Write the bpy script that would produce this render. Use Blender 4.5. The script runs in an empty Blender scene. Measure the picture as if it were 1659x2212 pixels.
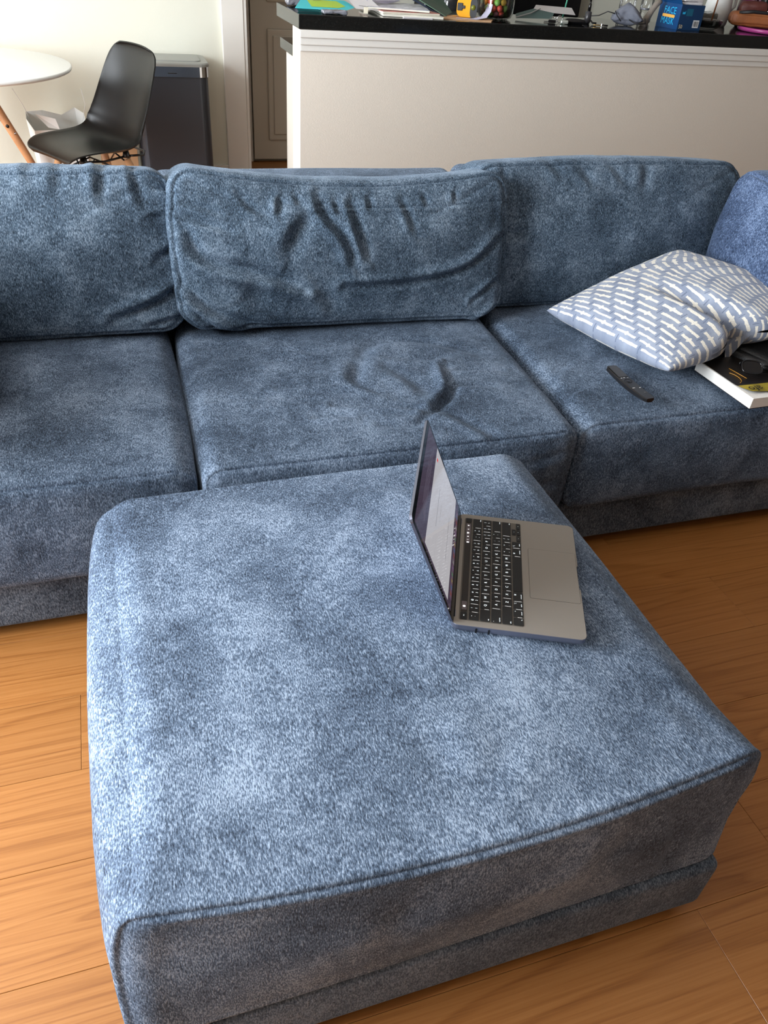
import bpy, bmesh, math, random
import numpy as np
from mathutils import Vector, Matrix, Euler
random.seed(7)
S = bpy.context.scene
COL = S.collection
R = math.radians

# ------------------------------------------------------------------ camera
cam_d = bpy.data.cameras.new('camera')
cam = bpy.data.objects.new('camera', cam_d)
COL.objects.link(cam)
cam_d.sensor_fit = 'VERTICAL'
cam_d.sensor_height = 36.0
cam_d.lens = 1661.0 / 2212.0 * 36.0
cam_d.clip_start = 0.05
yaw, pitch, roll = 0.357, 0.654, 0.085
fw = Vector((math.sin(yaw) * math.cos(pitch), math.cos(yaw) * math.cos(pitch), -math.sin(pitch)))
rt = Vector((math.cos(yaw), -math.sin(yaw), 0))
up = rt.cross(fw)
rt2 = rt * math.cos(roll) + up * math.sin(roll)
up2 = -rt * math.sin(roll) + up * math.cos(roll)
cm = Matrix((rt2, up2, -fw)).transposed().to_4x4()
cm.translation = Vector((0, 0, 1.36))
cam.matrix_world = cm
S.camera = cam

# ------------------------------------------------------------------ world, lights, exposure
w = bpy.data.worlds.new('sky')
S.world = w
w.use_nodes = True
w.node_tree.nodes['Background'].inputs[0].default_value = (0.75, 0.87, 1.0, 1)
w.node_tree.nodes['Background'].inputs[1].default_value = 1.0

def area(name, loc, rot, sx, sy, power, col):
    d = bpy.data.lights.new(name, 'AREA')
    d.shape = 'RECTANGLE'
    d.size, d.size_y, d.energy, d.color = sx, sy, power, col
    o = bpy.data.objects.new(name, d)
    o.location = loc
    o.rotation_euler = rot
    COL.objects.link(o)
    return o
# daylight through the two tall windows of the left wall (and the one behind the photographer)
area('window_daylight', (-2.66, 1.1, 1.45), (0, R(-82), 0), 1.75, 1.9, 185, (0.88, 0.94, 1.0))
area('window_daylight', (-2.66, 3.75, 1.45), (0, R(-84), 0), 1.75, 1.6, 46, (0.92, 0.96, 1.0))

S.view_settings.view_transform = 'Standard'
S.view_settings.look = 'None'
S.view_settings.gamma = 1.0
S.view_settings.use_curve_mapping = False
S.view_settings.exposure = 0.78

# ------------------------------------------------------------------ helpers
def srgb(r, g, b):
    f = lambda c: (c / 255 / 12.92) if c / 255 <= 0.04045 else ((c / 255 + 0.055) / 1.055) ** 2.4
    return (f(r), f(g), f(b), 1)

class NT:
    def __init__(s, name):
        s.m = bpy.data.materials.new(name)
        s.m.use_nodes = True
        s.t = s.m.node_tree
        s.b = s.t.nodes['Principled BSDF']
    def n(s, kind, **kw):
        x = s.t.nodes.new(kind)
        for k, v in kw.items():
            if k.startswith('i_'):
                key = k[2:]
                key = int(key) if key.isdigit() else key.replace('_', ' ')
                x.inputs[key].default_value = v
            else:
                setattr(x, k, v)
        return x
    def l(s, a, b):
        s.t.links.new(a, b)
    def ramp(s, fac, stops):
        r = s.n('ShaderNodeValToRGB')
        e = r.color_ramp.elements
        while len(e) < len(stops):
            e.new(0.5)
        for q, (p, c) in zip(e, stops):
            q.position = p
            q.color = c
        s.l(fac, r.inputs[0])
        return r.outputs[0]
    def math(s, op, a, b=None, c=None):
        x = s.n('ShaderNodeMath', operation=op)
        for i, v in enumerate((a, b, c)):
            if v is None:
                continue
            if hasattr(v, 'is_output'):
                s.l(v, x.inputs[i])
            else:
                x.inputs[i].default_value = v
        return x.outputs[0]

def plain(name, col, rough=0.5, metal=0.0, bump=0.0, bscale=200, spec=0.5, emit=None, estr=0, vary=0.0, vscale=8, coat=0, alpha=None, trans=0):
    k = NT(name)
    b = k.b
    b.inputs['Base Color'].default_value = col
    b.inputs['Roughness'].default_value = rough
    b.inputs['Metallic'].default_value = metal
    b.inputs['Specular IOR Level'].default_value = spec
    b.inputs['Coat Weight'].default_value = coat
    if trans:
        b.inputs['Transmission Weight'].default_value = trans
        b.inputs['IOR'].default_value = 1.3
    if alpha is not None:
        b.inputs['Alpha'].default_value = alpha
    if emit:
        b.inputs['Emission Color'].default_value = emit
        b.inputs['Emission Strength'].default_value = estr
    tc = k.n('ShaderNodeTexCoord')
    if bump:
        nz = k.n('ShaderNodeTexNoise', i_Scale=bscale, i_Detail=3.0)
        k.l(tc.outputs['Object'], nz.inputs['Vector'])
        bp = k.n('ShaderNodeBump', i_Strength=bump, i_Distance=0.002)
        k.l(nz.outputs['Fac'], bp.inputs['Height'])
        k.l(bp.outputs[0], b.inputs['Normal'])
    if vary:
        nz = k.n('ShaderNodeTexNoise', i_Scale=vscale, i_Detail=4.0)
        k.l(tc.outputs['Object'], nz.inputs['Vector'])
        c = [max(0, min(1, x * (1 - vary))) for x in col[:3]] + [1]
        d = [max(0, min(1, x * (1 + vary))) for x in col[:3]] + [1]
        k.l(k.ramp(nz.outputs['Fac'], [(0.3, c), (0.7, d)]), b.inputs['Base Color'])
    return k.m

def fabric(name, dark, mid, light, seed=0.0, blotch=5.0, warp=(560, 190, 190), sheen=0.2, sheen_tint=(0.62, 0.78, 1, 1)):
    """chenille: slubby threads, brushed patches where the pile lies the other way"""
    k = NT(name)
    b = k.b
    tc = k.n('ShaderNodeTexCoord')
    mp = k.n('ShaderNodeMapping')
    mp.inputs['Scale'].default_value = warp
    mp.inputs['Location'].default_value = (seed, seed, seed)
    k.l(tc.outputs['Object'], mp.inputs[0])
    th = k.n('ShaderNodeTexNoise', i_Scale=1.0, i_Detail=2.5, i_Roughness=0.6)
    k.l(mp.outputs[0], th.inputs['Vector'])
    mp2 = k.n('ShaderNodeMapping')
    mp2.inputs['Location'].default_value = (seed * 3.1, seed, 5 + seed)
    k.l(tc.outputs['Object'], mp2.inputs[0])
    bl = k.n('ShaderNodeTexNoise', i_Scale=blotch, i_Detail=4.0, i_Roughness=0.55, i_Distortion=0.4)
    k.l(mp2.outputs[0], bl.inputs['Vector'])
    md = k.n('ShaderNodeTexNoise', i_Scale=blotch * 9, i_Detail=3.0, i_Roughness=0.6)
    k.l(mp2.outputs[0], md.inputs['Vector'])
    # combined value
    a = k.math('MULTIPLY_ADD', bl.outputs['Fac'], 1.15, -0.575)
    t = k.math('MULTIPLY_ADD', th.outputs['Fac'], 2.1, -1.05)
    m = k.math('MULTIPLY_ADD', md.outputs['Fac'], 0.5, -0.25)
    v = k.math('ADD', k.math('ADD', a, t), k.math('ADD', m, 0.5))
    k.l(k.ramp(v, [(0.05, dark), (0.5, mid), (0.95, light)]), b.inputs['Base Color'])
    b.inputs['Roughness'].default_value = 0.85
    b.inputs['Specular IOR Level'].default_value = 0.25
    b.inputs['Sheen Weight'].default_value = sheen
    b.inputs['Sheen Roughness'].default_value = 0.35
    b.inputs['Sheen Tint'].default_value = sheen_tint
    bp = k.n('ShaderNodeBump', i_Strength=0.55, i_Distance=0.0016)
    k.l(th.outputs['Fac'], bp.inputs['Height'])
    bp2 = k.n('ShaderNodeBump', i_Strength=0.35, i_Distance=0.012)
    k.l(bl.outputs['Fac'], bp2.inputs['Height'])
    k.l(bp.outputs[0], bp2.inputs['Normal'])
    k.l(bp2.outputs[0], b.inputs['Normal'])
    return k.m

def link(name, me, mat=None, parent=None, smooth=True, loc=None, rot=None):
    o = bpy.data.objects.new(name, me)
    COL.objects.link(o)
    if mat is not None:
        for q in (mat if isinstance(mat, (list, tuple)) else [mat]):
            me.materials.append(q)
    if parent is not None:
        o.parent = parent
    if loc is not None:
        o.location = loc
    if rot is not None:
        o.rotation_euler = rot
    if smooth:
        me.polygons.foreach_set('use_smooth', [True] * len(me.polygons))
    me.update()
    return o

def tag(o, label=None, cat=None, group=None, kind=None):
    if label: o['label'] = label
    if cat: o['category'] = cat
    if group: o['group'] = group
    if kind: o['kind'] = kind
    return o

def empty(name, loc, rot=(0, 0, 0), **kw):
    o = bpy.data.objects.new(name, None)
    o.empty_display_size = 0.05
    COL.objects.link(o)
    o.location = loc
    o.rotation_euler = rot
    return tag(o, **kw)

def pyd(name, vs, fs, mat=None, parent=None, smooth=False, **kw):
    me = bpy.data.meshes.new(name)
    me.from_pydata([tuple(v) for v in vs], [], [tuple(f) for f in fs])
    return link(name, me, mat, parent, smooth, **kw)

def bm_obj(name, bm, mat=None, parent=None, smooth=False, **kw):
    me = bpy.data.meshes.new(name)
    bmesh.ops.recalc_face_normals(bm, faces=bm.faces)
    bm.to_mesh(me)
    bm.free()
    return link(name, me, mat, parent, smooth, **kw)

def add_box(bm, lo, hi, bev=0.0, seg=2, mi=0, M=None):
    lo, hi = Vector(lo), Vector(hi)
    c, s = (lo + hi) / 2, hi - lo
    g = bmesh.ops.create_cube(bm, size=1, matrix=Matrix.Translation(c) @ Matrix.Diagonal((s.x, s.y, s.z, 1)))
    vs = g['verts']
    fs = list({f for v in vs for f in v.link_faces})
    for f in fs: f.material_index = mi
    if bev:
        es = list({e for v in vs for e in v.link_edges})
        r = bmesh.ops.bevel(bm, geom=es, offset=bev, segments=seg, profile=0.5, affect='EDGES')
        for f in r['faces']: f.material_index = mi
        vs = list({v for f in r['faces'] for v in f.verts} | {v for v in vs if v.is_valid})
    if M is not None:
        bmesh.ops.transform(bm, matrix=M, verts=[v for v in vs if v.is_valid])

def box(name, lo, hi, mat, parent=None, bev=0.0, seg=2, smooth=False, **kw):
    bm = bmesh.new()
    add_box(bm, lo, hi, bev, seg)
    return bm_obj(name, bm, mat, parent, smooth, **kw)

def tube_data(pts, rad, seg=10, closed=False):
    P = [Vector(p) for p in pts]
    n = len(P)
    rads = rad if isinstance(rad, (list, tuple)) else [rad] * n
    vs, fs = [], []
    prev = None
    for i in range(n):
        if closed:
            t = (P[(i + 1) % n] - P[i - 1]).normalized()
        else:
            t = (P[min(i + 1, n - 1)] - P[max(i - 1, 0)]).normalized()
        if prev is None:
            a = Vector((0, 0, 1)) if abs(t.z) < 0.9 else Vector((1, 0, 0))
            u = t.cross(a).normalized()
        else:
            u = (prev - t * prev.dot(t)).normalized()
        prev = u
        v = t.cross(u)
        for k in range(seg):
            a = 2 * math.pi * k / seg
            vs.append(P[i] + (u * math.cos(a) + v * math.sin(a)) * rads[i])
    m = n if closed else n - 1
    for i in range(m):
        for k in range(seg):
            a, b = i * seg + k, i * seg + (k + 1) % seg
            c, d = ((i + 1) % n) * seg + (k + 1) % seg, ((i + 1) % n) * seg + k
            fs.append((a, b, c, d))
    if not closed:
        fs.append(tuple(range(seg))[::-1])
        fs.append(tuple((n - 1) * seg + k for k in range(seg)))
    return vs, fs

def tube(name, pts, rad, mat, parent=None, seg=10, closed=False, **kw):
    vs, fs = tube_data(pts, rad, seg, closed)
    return pyd(name, vs, fs, mat, parent, True, **kw)

def join_data(lst):
    V, F = [], []
    for vs, fs in lst:
        o = len(V)
        V += list(vs)
        F += [tuple(i + o for i in f) for f in fs]
    return V, F

def lathe(name, prof, mat, parent=None, seg=32, smooth=True, **kw):
    vs, fs = [], []
    n = len(prof)
    for r, z in prof:
        for k in range(seg):
            a = 2 * math.pi * k / seg
            vs.append((r * math.cos(a), r * math.sin(a), z))
    for i in range(n - 1):
        for k in range(seg):
            fs.append((i * seg + k, i * seg + (k + 1) % seg, (i + 1) * seg + (k + 1) % seg, (i + 1) * seg + k))
    if prof[0][0] > 1e-4: fs.append(tuple(range(seg))[::-1])
    if prof[-1][0] > 1e-4: fs.append(tuple((n - 1) * seg + k for k in range(seg)))
    return pyd(name, vs, fs, mat, parent, smooth, **kw)

def rrect(w, h, r, n=5):
    """rounded rectangle outline, centred"""
    out = []
    for cx, cy, a0 in ((w / 2 - r, h / 2 - r, 0), (-w / 2 + r, h / 2 - r, 90), (-w / 2 + r, -h / 2 + r, 180), (w / 2 - r, -h / 2 + r, 270)):
        for k in range(n + 1):
            a = R(a0 + 90 * k / n)
            out.append((cx + r * math.cos(a), cy + r * math.sin(a)))
    return out

def slab(name, outline, z0, z1, mat, parent=None, ch=0.0, smooth=False, **kw):
    """extruded outline with a small chamfer at the top"""
    n = len(outline)
    cx = sum(p[0] for p in outline) / n
    cy = sum(p[1] for p in outline) / n
    def ins(p, d):
        v = Vector((p[0] - cx, p[1] - cy)); L = v.length
        v = v * ((L - d) / L) if L else v
        return (cx + v.x, cy + v.y)
    rings = [(outline, z0)]
    if ch:
        rings += [(outline, z1 - ch), ([ins(p, ch) for p in outline], z1)]
    else:
        rings += [(outline, z1)]
    vs, fs = [], []
    for o, z in rings:
        vs += [(p[0], p[1], z) for p in o]
    for i in range(len(rings) - 1):
        for k in range(n):
            fs.append((i * n + k, i * n + (k + 1) % n, (i + 1) * n + (k + 1) % n, (i + 1) * n + k))
    fs.append(tuple(range(n))[::-1])
    fs.append(tuple((len(rings) - 1) * n + k for k in range(n)))
    return pyd(name, vs, fs, mat, parent, smooth, **kw)

def text_mesh(s, size, ext=0.0):
    c = bpy.data.curves.new('t', 'FONT')
    c.body = s
    c.size = size
    c.align_x = 'CENTER'
    c.align_y = 'CENTER'
    c.extrude = ext
    c.resolution_u = 2
    o = bpy.data.objects.new('t', c)
    COL.objects.link(o)
    bpy.context.view_layer.update()
    me = bpy.data.meshes.new_from_object(o.evaluated_get(bpy.context.evaluated_depsgraph_get()))
    bpy.data.objects.remove(o)
    bpy.data.curves.remove(c)
    return me

def text(name, s, size, mat, parent, M, ext=0.0):
    me = text_mesh(s, size, ext)
    me.transform(M)
    return link(name, me, mat, parent, False)

# ---- cushions ----
def stroke(pts2, depth, width, face, ridge=0.0):
    return (np.array(pts2, float), depth, width, face, ridge)

def seg_dist(P, A, B):
    ab = B - A
    t = np.clip(((P - A) @ ab) / (ab @ ab + 1e-12), 0, 1)
    return np.linalg.norm(P - (A + t[:, None] * ab), axis=1), t

def smooth_poly(P, n=6):
    if len(P) < 3: return P
    out = []
    Q = np.vstack([2 * P[0] - P[1], P, 2 * P[-1] - P[-2]])
    for i in range(1, len(Q) - 2):
        for k in range(n):
            t = k / n
            out.append(0.5 * ((2 * Q[i]) + (-Q[i - 1] + Q[i + 1]) * t + (2 * Q[i - 1] - 5 * Q[i] + 4 * Q[i + 1] - Q[i + 2]) * t * t + (-Q[i - 1] + 3 * Q[i] - 3 * Q[i + 1] + Q[i + 2]) * t ** 3))
    out.append(P[-1])
    return np.array(out)

def fbm(P, seed, scale, octs=3):
    rs = np.random.RandomState(seed)
    v = np.zeros(len(P))
    amp = 1.0
    for o in range(octs):
        for _ in range(5):
            d = rs.normal(size=3); d /= np.linalg.norm(d)
            v += amp * np.sin(P @ d * scale * (2 ** o) * rs.uniform(.7, 1.4) + rs.uniform(0, 6.28)) / 5
        amp *= .5
    return v

def cushion(name, size, Rc, r2, n, mat, parent=None, bulge=(0, 0, 0), seams=True, groove=0.0035, strokes=(), noise=0.003, nscale=9, seed=1,
            squash=None, fn=None, loc=None, rot=None, back_seam=True, Rb=None, front_r=1.0):
    """upholstered block: wrap panel rounded in XZ, separate front/back panels (caps at -Y / +Y) joined by a recessed seam"""
    hx, hy, hz = [s / 2 for s in size]
    nx, ny, nz = n
    def axis(k, a):
        t = np.linspace(-1, 1, k + 1)
        return t * (1 + a) - a * t ** 3
    ax, ay, az = axis(nx, .38), axis(ny, .42), axis(nz, .38)
    idx = {}
    V, F = [], []
    def vid(i, j, k):
        key = (i, j, k)
        if key not in idx:
            idx[key] = len(V)
            V.append((ax[i] * hx, ay[j] * hy, az[k] * hz))
        return idx[key]
    for i in range(nx):
        for j in range(ny):
            F.append((vid(i, j, nz), vid(i + 1, j, nz), vid(i + 1, j + 1, nz), vid(i, j + 1, nz)))
            F.append((vid(i, j, 0), vid(i, j + 1, 0), vid(i + 1, j + 1, 0), vid(i + 1, j, 0)))
    for i in range(nx):
        for k in range(nz):
            F.append((vid(i, 0, k), vid(i + 1, 0, k), vid(i + 1, 0, k + 1), vid(i, 0, k + 1)))
            F.append((vid(i, ny, k), vid(i, ny, k + 1), vid(i + 1, ny, k + 1), vid(i + 1, ny, k)))
    for j in range(ny):
        for k in range(nz):
            F.append((vid(0, j, k), vid(0, j, k + 1), vid(0, j + 1, k + 1), vid(0, j + 1, k)))
            F.append((vid(nx, j, k), vid(nx, j + 1, k), vid(nx, j + 1, k + 1), vid(nx, j, k + 1)))
    P = np.array(V)
    P0 = P.copy()
    ux, uy, uz = P[:, 0] / hx, P[:, 1] / hy, P[:, 2] / hz
    x, y, z = P[:, 0].copy(), P[:, 1].copy(), P[:, 2].copy()
    L = np.maximum(np.abs(ux), np.abs(uz))
    # corner rounding in XZ
    sx, sz = L * hx, L * hz
    rr = np.where(uz < 0, Rc if Rb is None else Rb, Rc) * L ** 2 * (front_r + (1 - front_r) * np.clip((uy + 1) / .3, 0, 1)) + 1e-9
    cx = np.clip(x, -(sx - rr), sx - rr)
    cz = np.clip(z, -(sz - rr), sz - rr)
    dx, dz = x - cx, z - cz
    both = (np.abs(dx) > 1e-9) & (np.abs(dz) > 1e-9)
    ln = np.sqrt(dx ** 2 + dz ** 2) + 1e-12
    mx = np.maximum(np.abs(dx), np.abs(dz))
    x = np.where(both, cx + dx / ln * mx, x)
    z = np.where(both, cz + dz / ln * mx, z)
    # radial normal in XZ
    nrx = np.where(np.abs(dx) + np.abs(dz) > 1e-9, dx / ln, 0)
    nrz = np.where(np.abs(dx) + np.abs(dz) > 1e-9, dz / ln, 0)
    side = L > 1 - 1e-6
    nrm = np.zeros_like(P)
    nrm[:, 0], nrm[:, 2] = nrx, nrz
    # rounding towards caps
    ty = np.clip((np.abs(y) - (hy - r2)) / r2, 0, 1)
    hm = min(hx, hz)
    tc = np.clip(1 - (1 - L) * hm / r2, 0, 1)
    cap = np.abs(uy) > 1 - 1e-6
    th = np.where(cap, np.pi / 2 - (np.pi / 4) * np.where(tc > 0, tc, 0), (np.pi / 4) * ty)
    inward_now = np.where(cap, (1 - L) * hm, 0)
    inward_want = np.where(cap & (tc <= 0), inward_now, r2 * (1 - np.cos(th)))
    corr = inward_want - inward_now
    sgn = np.sign(y)
    act = (side & (ty > 0)) | (cap & (tc > 0))
    x = np.where(act, x - nrx * corr, x)
    z = np.where(act, z - nrz * corr, z)
    y = np.where(act, sgn * (hy - r2 + r2 * np.sin(th)), y)
    cth, sth = np.cos(th), np.sin(th)
    nrm = np.stack([nrx * cth, sgn * sth * ((ty > 0) | cap), nrz * cth], 1)
    nrm[cap & (tc <= 0)] = 0
    capflat = cap & (tc <= 0)
    nrm[capflat, 1] = sgn[capflat]
    Q = np.stack([x, y, z], 1)
    D = np.zeros(len(Q))
    f = lambda a, p=2: 1 - np.abs(a) ** p
    D += bulge[0] * nrm[:, 0] ** 2 * f(uy) * f(uz)
    D += bulge[1] * nrm[:, 1] ** 2 * f(ux) * f(uz)
    D += bulge[2] * nrm[:, 2] ** 2 * f(ux) * f(uy)
    if seams:
        # arc length from the cube edge, front (and back)
        d_edge = np.where(cap, (1 - L) * hm, hy - np.abs(P0[:, 1]))
        m = (y < 0) | back_seam
        g = -groove * np.exp(-(d_edge / 0.0032) ** 2) + groove * .8 * np.exp(-((d_edge - 0.009) / 0.006) ** 2)
        D += np.where(m & (side | cap), g, 0)
    D += noise * fbm(Q, seed, nscale)
    D += noise * .35 * fbm(Q, seed + 5, nscale * 4)
    for pts, depth, width, face, ridge in strokes:
        if face == 'top': uv = Q[:, [0, 1]]; wt = np.clip(nrm[:, 2], 0, 1)
        else: uv = Q[:, [0, 2]]; wt = np.clip(-nrm[:, 1], 0, 1)
        if face == 'front' : wt = np.maximum(wt, np.clip(nrm[:, 2], 0, 1) * (y < 0) * .6)
        S_ = smooth_poly(pts)
        best = np.full(len(Q), 1e9); bt = np.zeros(len(Q)); sd = np.zeros(len(Q))
        tot = len(S_) - 1
        for q in range(tot):
            dd, t = seg_dist(uv, S_[q], S_[q + 1])
            ab = S_[q + 1] - S_[q]
            sside = np.sign((uv[:, 0] - S_[q][0]) * ab[1] - (uv[:, 1] - S_[q][1]) * ab[0])
            m = dd < best
            best = np.where(m, dd, best); bt = np.where(m, (q + t) / tot, bt); sd = np.where(m, sside * dd, sd)
        taper = np.clip(np.sin(np.pi * np.clip(bt * .86 + .07, 0, 1)), 0, 1) ** .7
        D += wt * taper * (-depth * np.exp(-(best / width) ** 2) + ridge * depth * np.exp(-((sd - 1.7 * width) / (1.3 * width)) ** 2))
    Q = Q + nrm * D[:, None]
    if fn is not None:
        Q = fn(Q, ux, uy, uz, nrm)
    me = bpy.data.meshes.new(name)
    me.from_pydata(Q.tolist(), [], F)
    return link(name, me, mat, parent, True, loc=loc, rot=rot)

# ------------------------------------------------------------------ materials
M_fab = {}
M_fab['otto'] = fabric('ottoman_chenille', srgb(37, 47, 62), srgb(88, 104, 125), srgb(156, 172, 193), seed=0.0, blotch=5.0)
M_fab['seat'] = fabric('sofa_chenille', srgb(30, 40, 53), srgb(75, 90, 109), srgb(134, 150, 170), seed=4.0, blotch=6.0)
M_fab['back'] = fabric('back_chenille', srgb(26, 38, 50), srgb(75, 93, 111), srgb(140, 158, 176), seed=9.0, blotch=8.0)
M_fab['base'] = fabric('base_chenille', srgb(38, 46, 57), srgb(82, 92, 104), srgb(128, 138, 150), seed=2.0, blotch=6.0, warp=(420, 260, 160))
M_fab['deep'] = fabric('deep_blue_chenille', srgb(26, 38, 58), srgb(60, 76, 104), srgb(108, 126, 156), seed=6.0, blotch=7.0, warp=(260, 520, 160))
M_foot = plain('black_plastic_foot', srgb(20, 20, 22), 0.5, bump=.2)

M_wall = plain('warm_white_wall_paint', srgb(222, 221, 206), 0.75, bump=0.15, bscale=350, vary=0.015, vscale=2)
M_half = plain('cream_wall_paint', srgb(222, 212, 198), 0.7, bump=0.2, bscale=300, vary=0.012, vscale=3)
M_trim = plain('white_trim_paint', srgb(226, 222, 214), 0.4, bump=0.05, bscale=200)
M_ceil = plain('ceiling_paint', srgb(214, 212, 206), 0.85, bump=0.2, bscale=200)
M_door = plain('door_paint', srgb(214, 206, 190), 0.45, bump=0.05)

def granite():
    k = NT('black_granite')
    tc = k.n('ShaderNodeTexCoord')
    v = k.n('ShaderNodeTexVoronoi', i_Scale=220.0)
    k.l(tc.outputs['Object'], v.inputs['Vector'])
    nz = k.n('ShaderNodeTexNoise', i_Scale=90.0, i_Detail=4.0)
    k.l(tc.outputs['Object'], nz.inputs['Vector'])
    s = k.math('MULTIPLY', v.outputs['Distance'], nz.outputs['Fac'])
    k.l(k.ramp(s, [(0.0, srgb(58, 58, 56)), (0.07, srgb(24, 25, 24)), (0.4, srgb(14, 15, 15))]), k.b.inputs['Base Color'])
    k.b.inputs['Roughness'].default_value = 0.09
    return k.m
M_gran = granite()

def wood_floor():
    k = NT('honey_oak_plank')
    tc = k.n('ShaderNodeTexCoord')
    oi = k.n('ShaderNodeObjectInfo')
    off = k.n('ShaderNodeCombineXYZ')
    k.l(k.math('MULTIPLY', oi.outputs['Random'], 37.0), off.inputs[0])
    k.l(k.math('MULTIPLY', oi.outputs['Random'], 11.0), off.inputs[1])
    k.l(k.math('MULTIPLY', oi.outputs['Random'], 5.0), off.inputs[2])
    ad = k.n('ShaderNodeVectorMath', operation='ADD')
    k.l(tc.outputs['Object'], ad.inputs[0])
    k.l(off.outputs[0], ad.inputs[1])
    # slow wander of the growth rings along the board
    mp = k.n('ShaderNodeMapping')
    mp.inputs['Scale'].default_value = (0.5, 8.0, 1)
    k.l(ad.outputs[0], mp.inputs[0])
    nz = k.n('ShaderNodeTexNoise', i_Scale=1.0, i_Detail=1.6, i_Roughness=0.4, i_Distortion=0.15)
    k.l(mp.outputs[0], nz.inputs['Vector'])
    rings = k.math('MULTIPLY', nz.outputs['Fac'], 17.0)
    saw = k.math('FRACT', rings)
    late = k.ramp(saw, [(0.0, (0, 0, 0, 1)), (0.62, (0.25, 0.25, 0.25, 1)), (0.9, (1, 1, 1, 1)), (1.0, (0, 0, 0, 1))])
    mp2 = k.n('ShaderNodeMapping')
    mp2.inputs['Scale'].default_value = (5, 260, 1)
    k.l(ad.outputs[0], mp2.inputs[0])
    fine = k.n('ShaderNodeTexNoise', i_Scale=1.0, i_Detail=3.0, i_Roughness=0.6)
    k.l(mp2.outputs[0], fine.inputs['Vector'])
    v = k.math('ADD', k.math('MULTIPLY', late, 0.29), k.math('MULTIPLY_ADD', fine.outputs['Fac'], 0.85, -0.2))
    c = k.ramp(v, [(0.0, srgb(182, 124, 68)), (0.35, srgb(166, 108, 54)), (0.75, srgb(132, 78, 33)), (1.0, srgb(98, 54, 21))])
    hs = k.n('ShaderNodeHueSaturation')
    k.l(c, hs.inputs['Color'])
    k.l(k.math('MULTIPLY_ADD', oi.outputs['Random'], 0.14, 0.84), hs.inputs['Value'])
    k.l(hs.outputs[0], k.b.inputs['Base Color'])
    k.b.inputs['Roughness'].default_value = 0.38
    bp = k.n('ShaderNodeBump', i_Strength=0.12, i_Distance=0.0008)
    k.l(v, bp.inputs['Height'])
    k.l(bp.outputs[0], k.b.inputs['Normal'])
    return k.m
M_floor = wood_floor()
M_sub = plain('dark_subfloor', srgb(60, 38, 22), 0.8)

# ------------------------------------------------------------------ room shell
floor = box('floor', (-2.75, -2.4, -0.06), (5.2, 5.75, -0.0062), M_sub)
tag(floor, kind='structure')
PW, PL = 0.19, 1.62
j0 = 0.435 - 3 * PW   # a butt joint shows just right of the ottoman corner
row = 0
plank_me = {}
y = 0.43 + PW * math.floor((-2.4 - 0.43) / PW)
rnd = random.Random(3)
while y < 5.75:
    off = 0.82 if abs(y + PW - 0.43) < 0.02 or abs(y - 0.24) < .02 else rnd.uniform(0, PL)
    x = off - PL * math.ceil((off + 2.75) / PL)
    while x < 5.2:
        x0, x1 = max(x, -2.75), min(x + PL, 5.2)
        y0, y1 = max(y, -2.4), min(y + PW, 5.75)
        if x1 - x0 > 0.03 and y1 - y0 > 0.02:
            key = (round(x1 - x0, 3), round(y1 - y0, 3))
            if key not in plank_me:
                bm = bmesh.new()
                add_box(bm, (0.0003, 0.0003, -0.006), (key[0] - 0.0003, key[1] - 0.0003, 0), 0.0005, 1)
                me = bpy.data.meshes.new('plank')
                bm.to_mesh(me); bm.free()
                me.materials.append(M_floor)
                plank_me[key] = me
            o = bpy.data.objects.new('plank', plank_me[key])
            COL.objects.link(o)
            o.parent = floor
            o.location = (x0, y0, 0)
        x += PL
    y += PW

def wall(name, lo, hi, mat=M_wall):
    return tag(box(name, lo, hi, mat), kind='structure')
WT = 2.55
# left wall with two window openings
bm = bmesh.new()
for lo, hi in (((-2.87, -2.5, 0), (-2.75, 5.8, 0.55)), ((-2.87, -2.5, 2.35), (-2.75, 5.8, WT)), ((-2.87, -2.5, .55), (-2.75, 0.1, 2.35)),
               ((-2.87, 2.1, .55), (-2.75, 2.9, 2.35)), ((-2.87, 4.6, .55), (-2.75, 5.8, 2.35))):
    add_box(bm, lo, hi)
tag(bm_obj('wall_left', bm, M_wall), kind='structure')
for i, (a, b) in enumerate(((0.1, 2.1), (2.9, 4.6))):
    bm = bmesh.new()
    for lo, hi in (((-2.86, a, .55), (-2.72, a + .05, 2.35)), ((-2.86, b - .05, .55), (-2.72, b, 2.35)), ((-2.86, a, .53), (-2.68, b, .58)),
                   ((-2.86, a, 2.3), (-2.72, b, 2.35)), ((-2.85, (a + b) / 2 - .02, .55), (-2.81, (a + b) / 2 + .02, 2.35))):
        add_box(bm, lo, hi, .004, 1)
    tag(bm_obj('window_%d' % (i + 1), bm, M_trim), kind='structure')
wall('wall_right', (5.2, -2.5, 0), (5.32, 5.8, WT), plain('low_bounce_taupe_side', srgb(120, 112, 104), 0.8, bump=.1))  # unseen wall, colour darkened to cut the bounce light on the right
M_far = plain('low_bounce_taupe_wall', srgb(112, 104, 96), 0.8, bump=.1)  # wall behind the camera, unseen; dark tone set to lower the ambient bounce
wall('wall_front', (-2.87, -2.5, 0), (5.32, -2.38, WT), M_far)
tag(box('ceiling', (-2.87, -2.5, WT), (5.32, 5.8, WT + .1), M_ceil), kind='structure')
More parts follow.
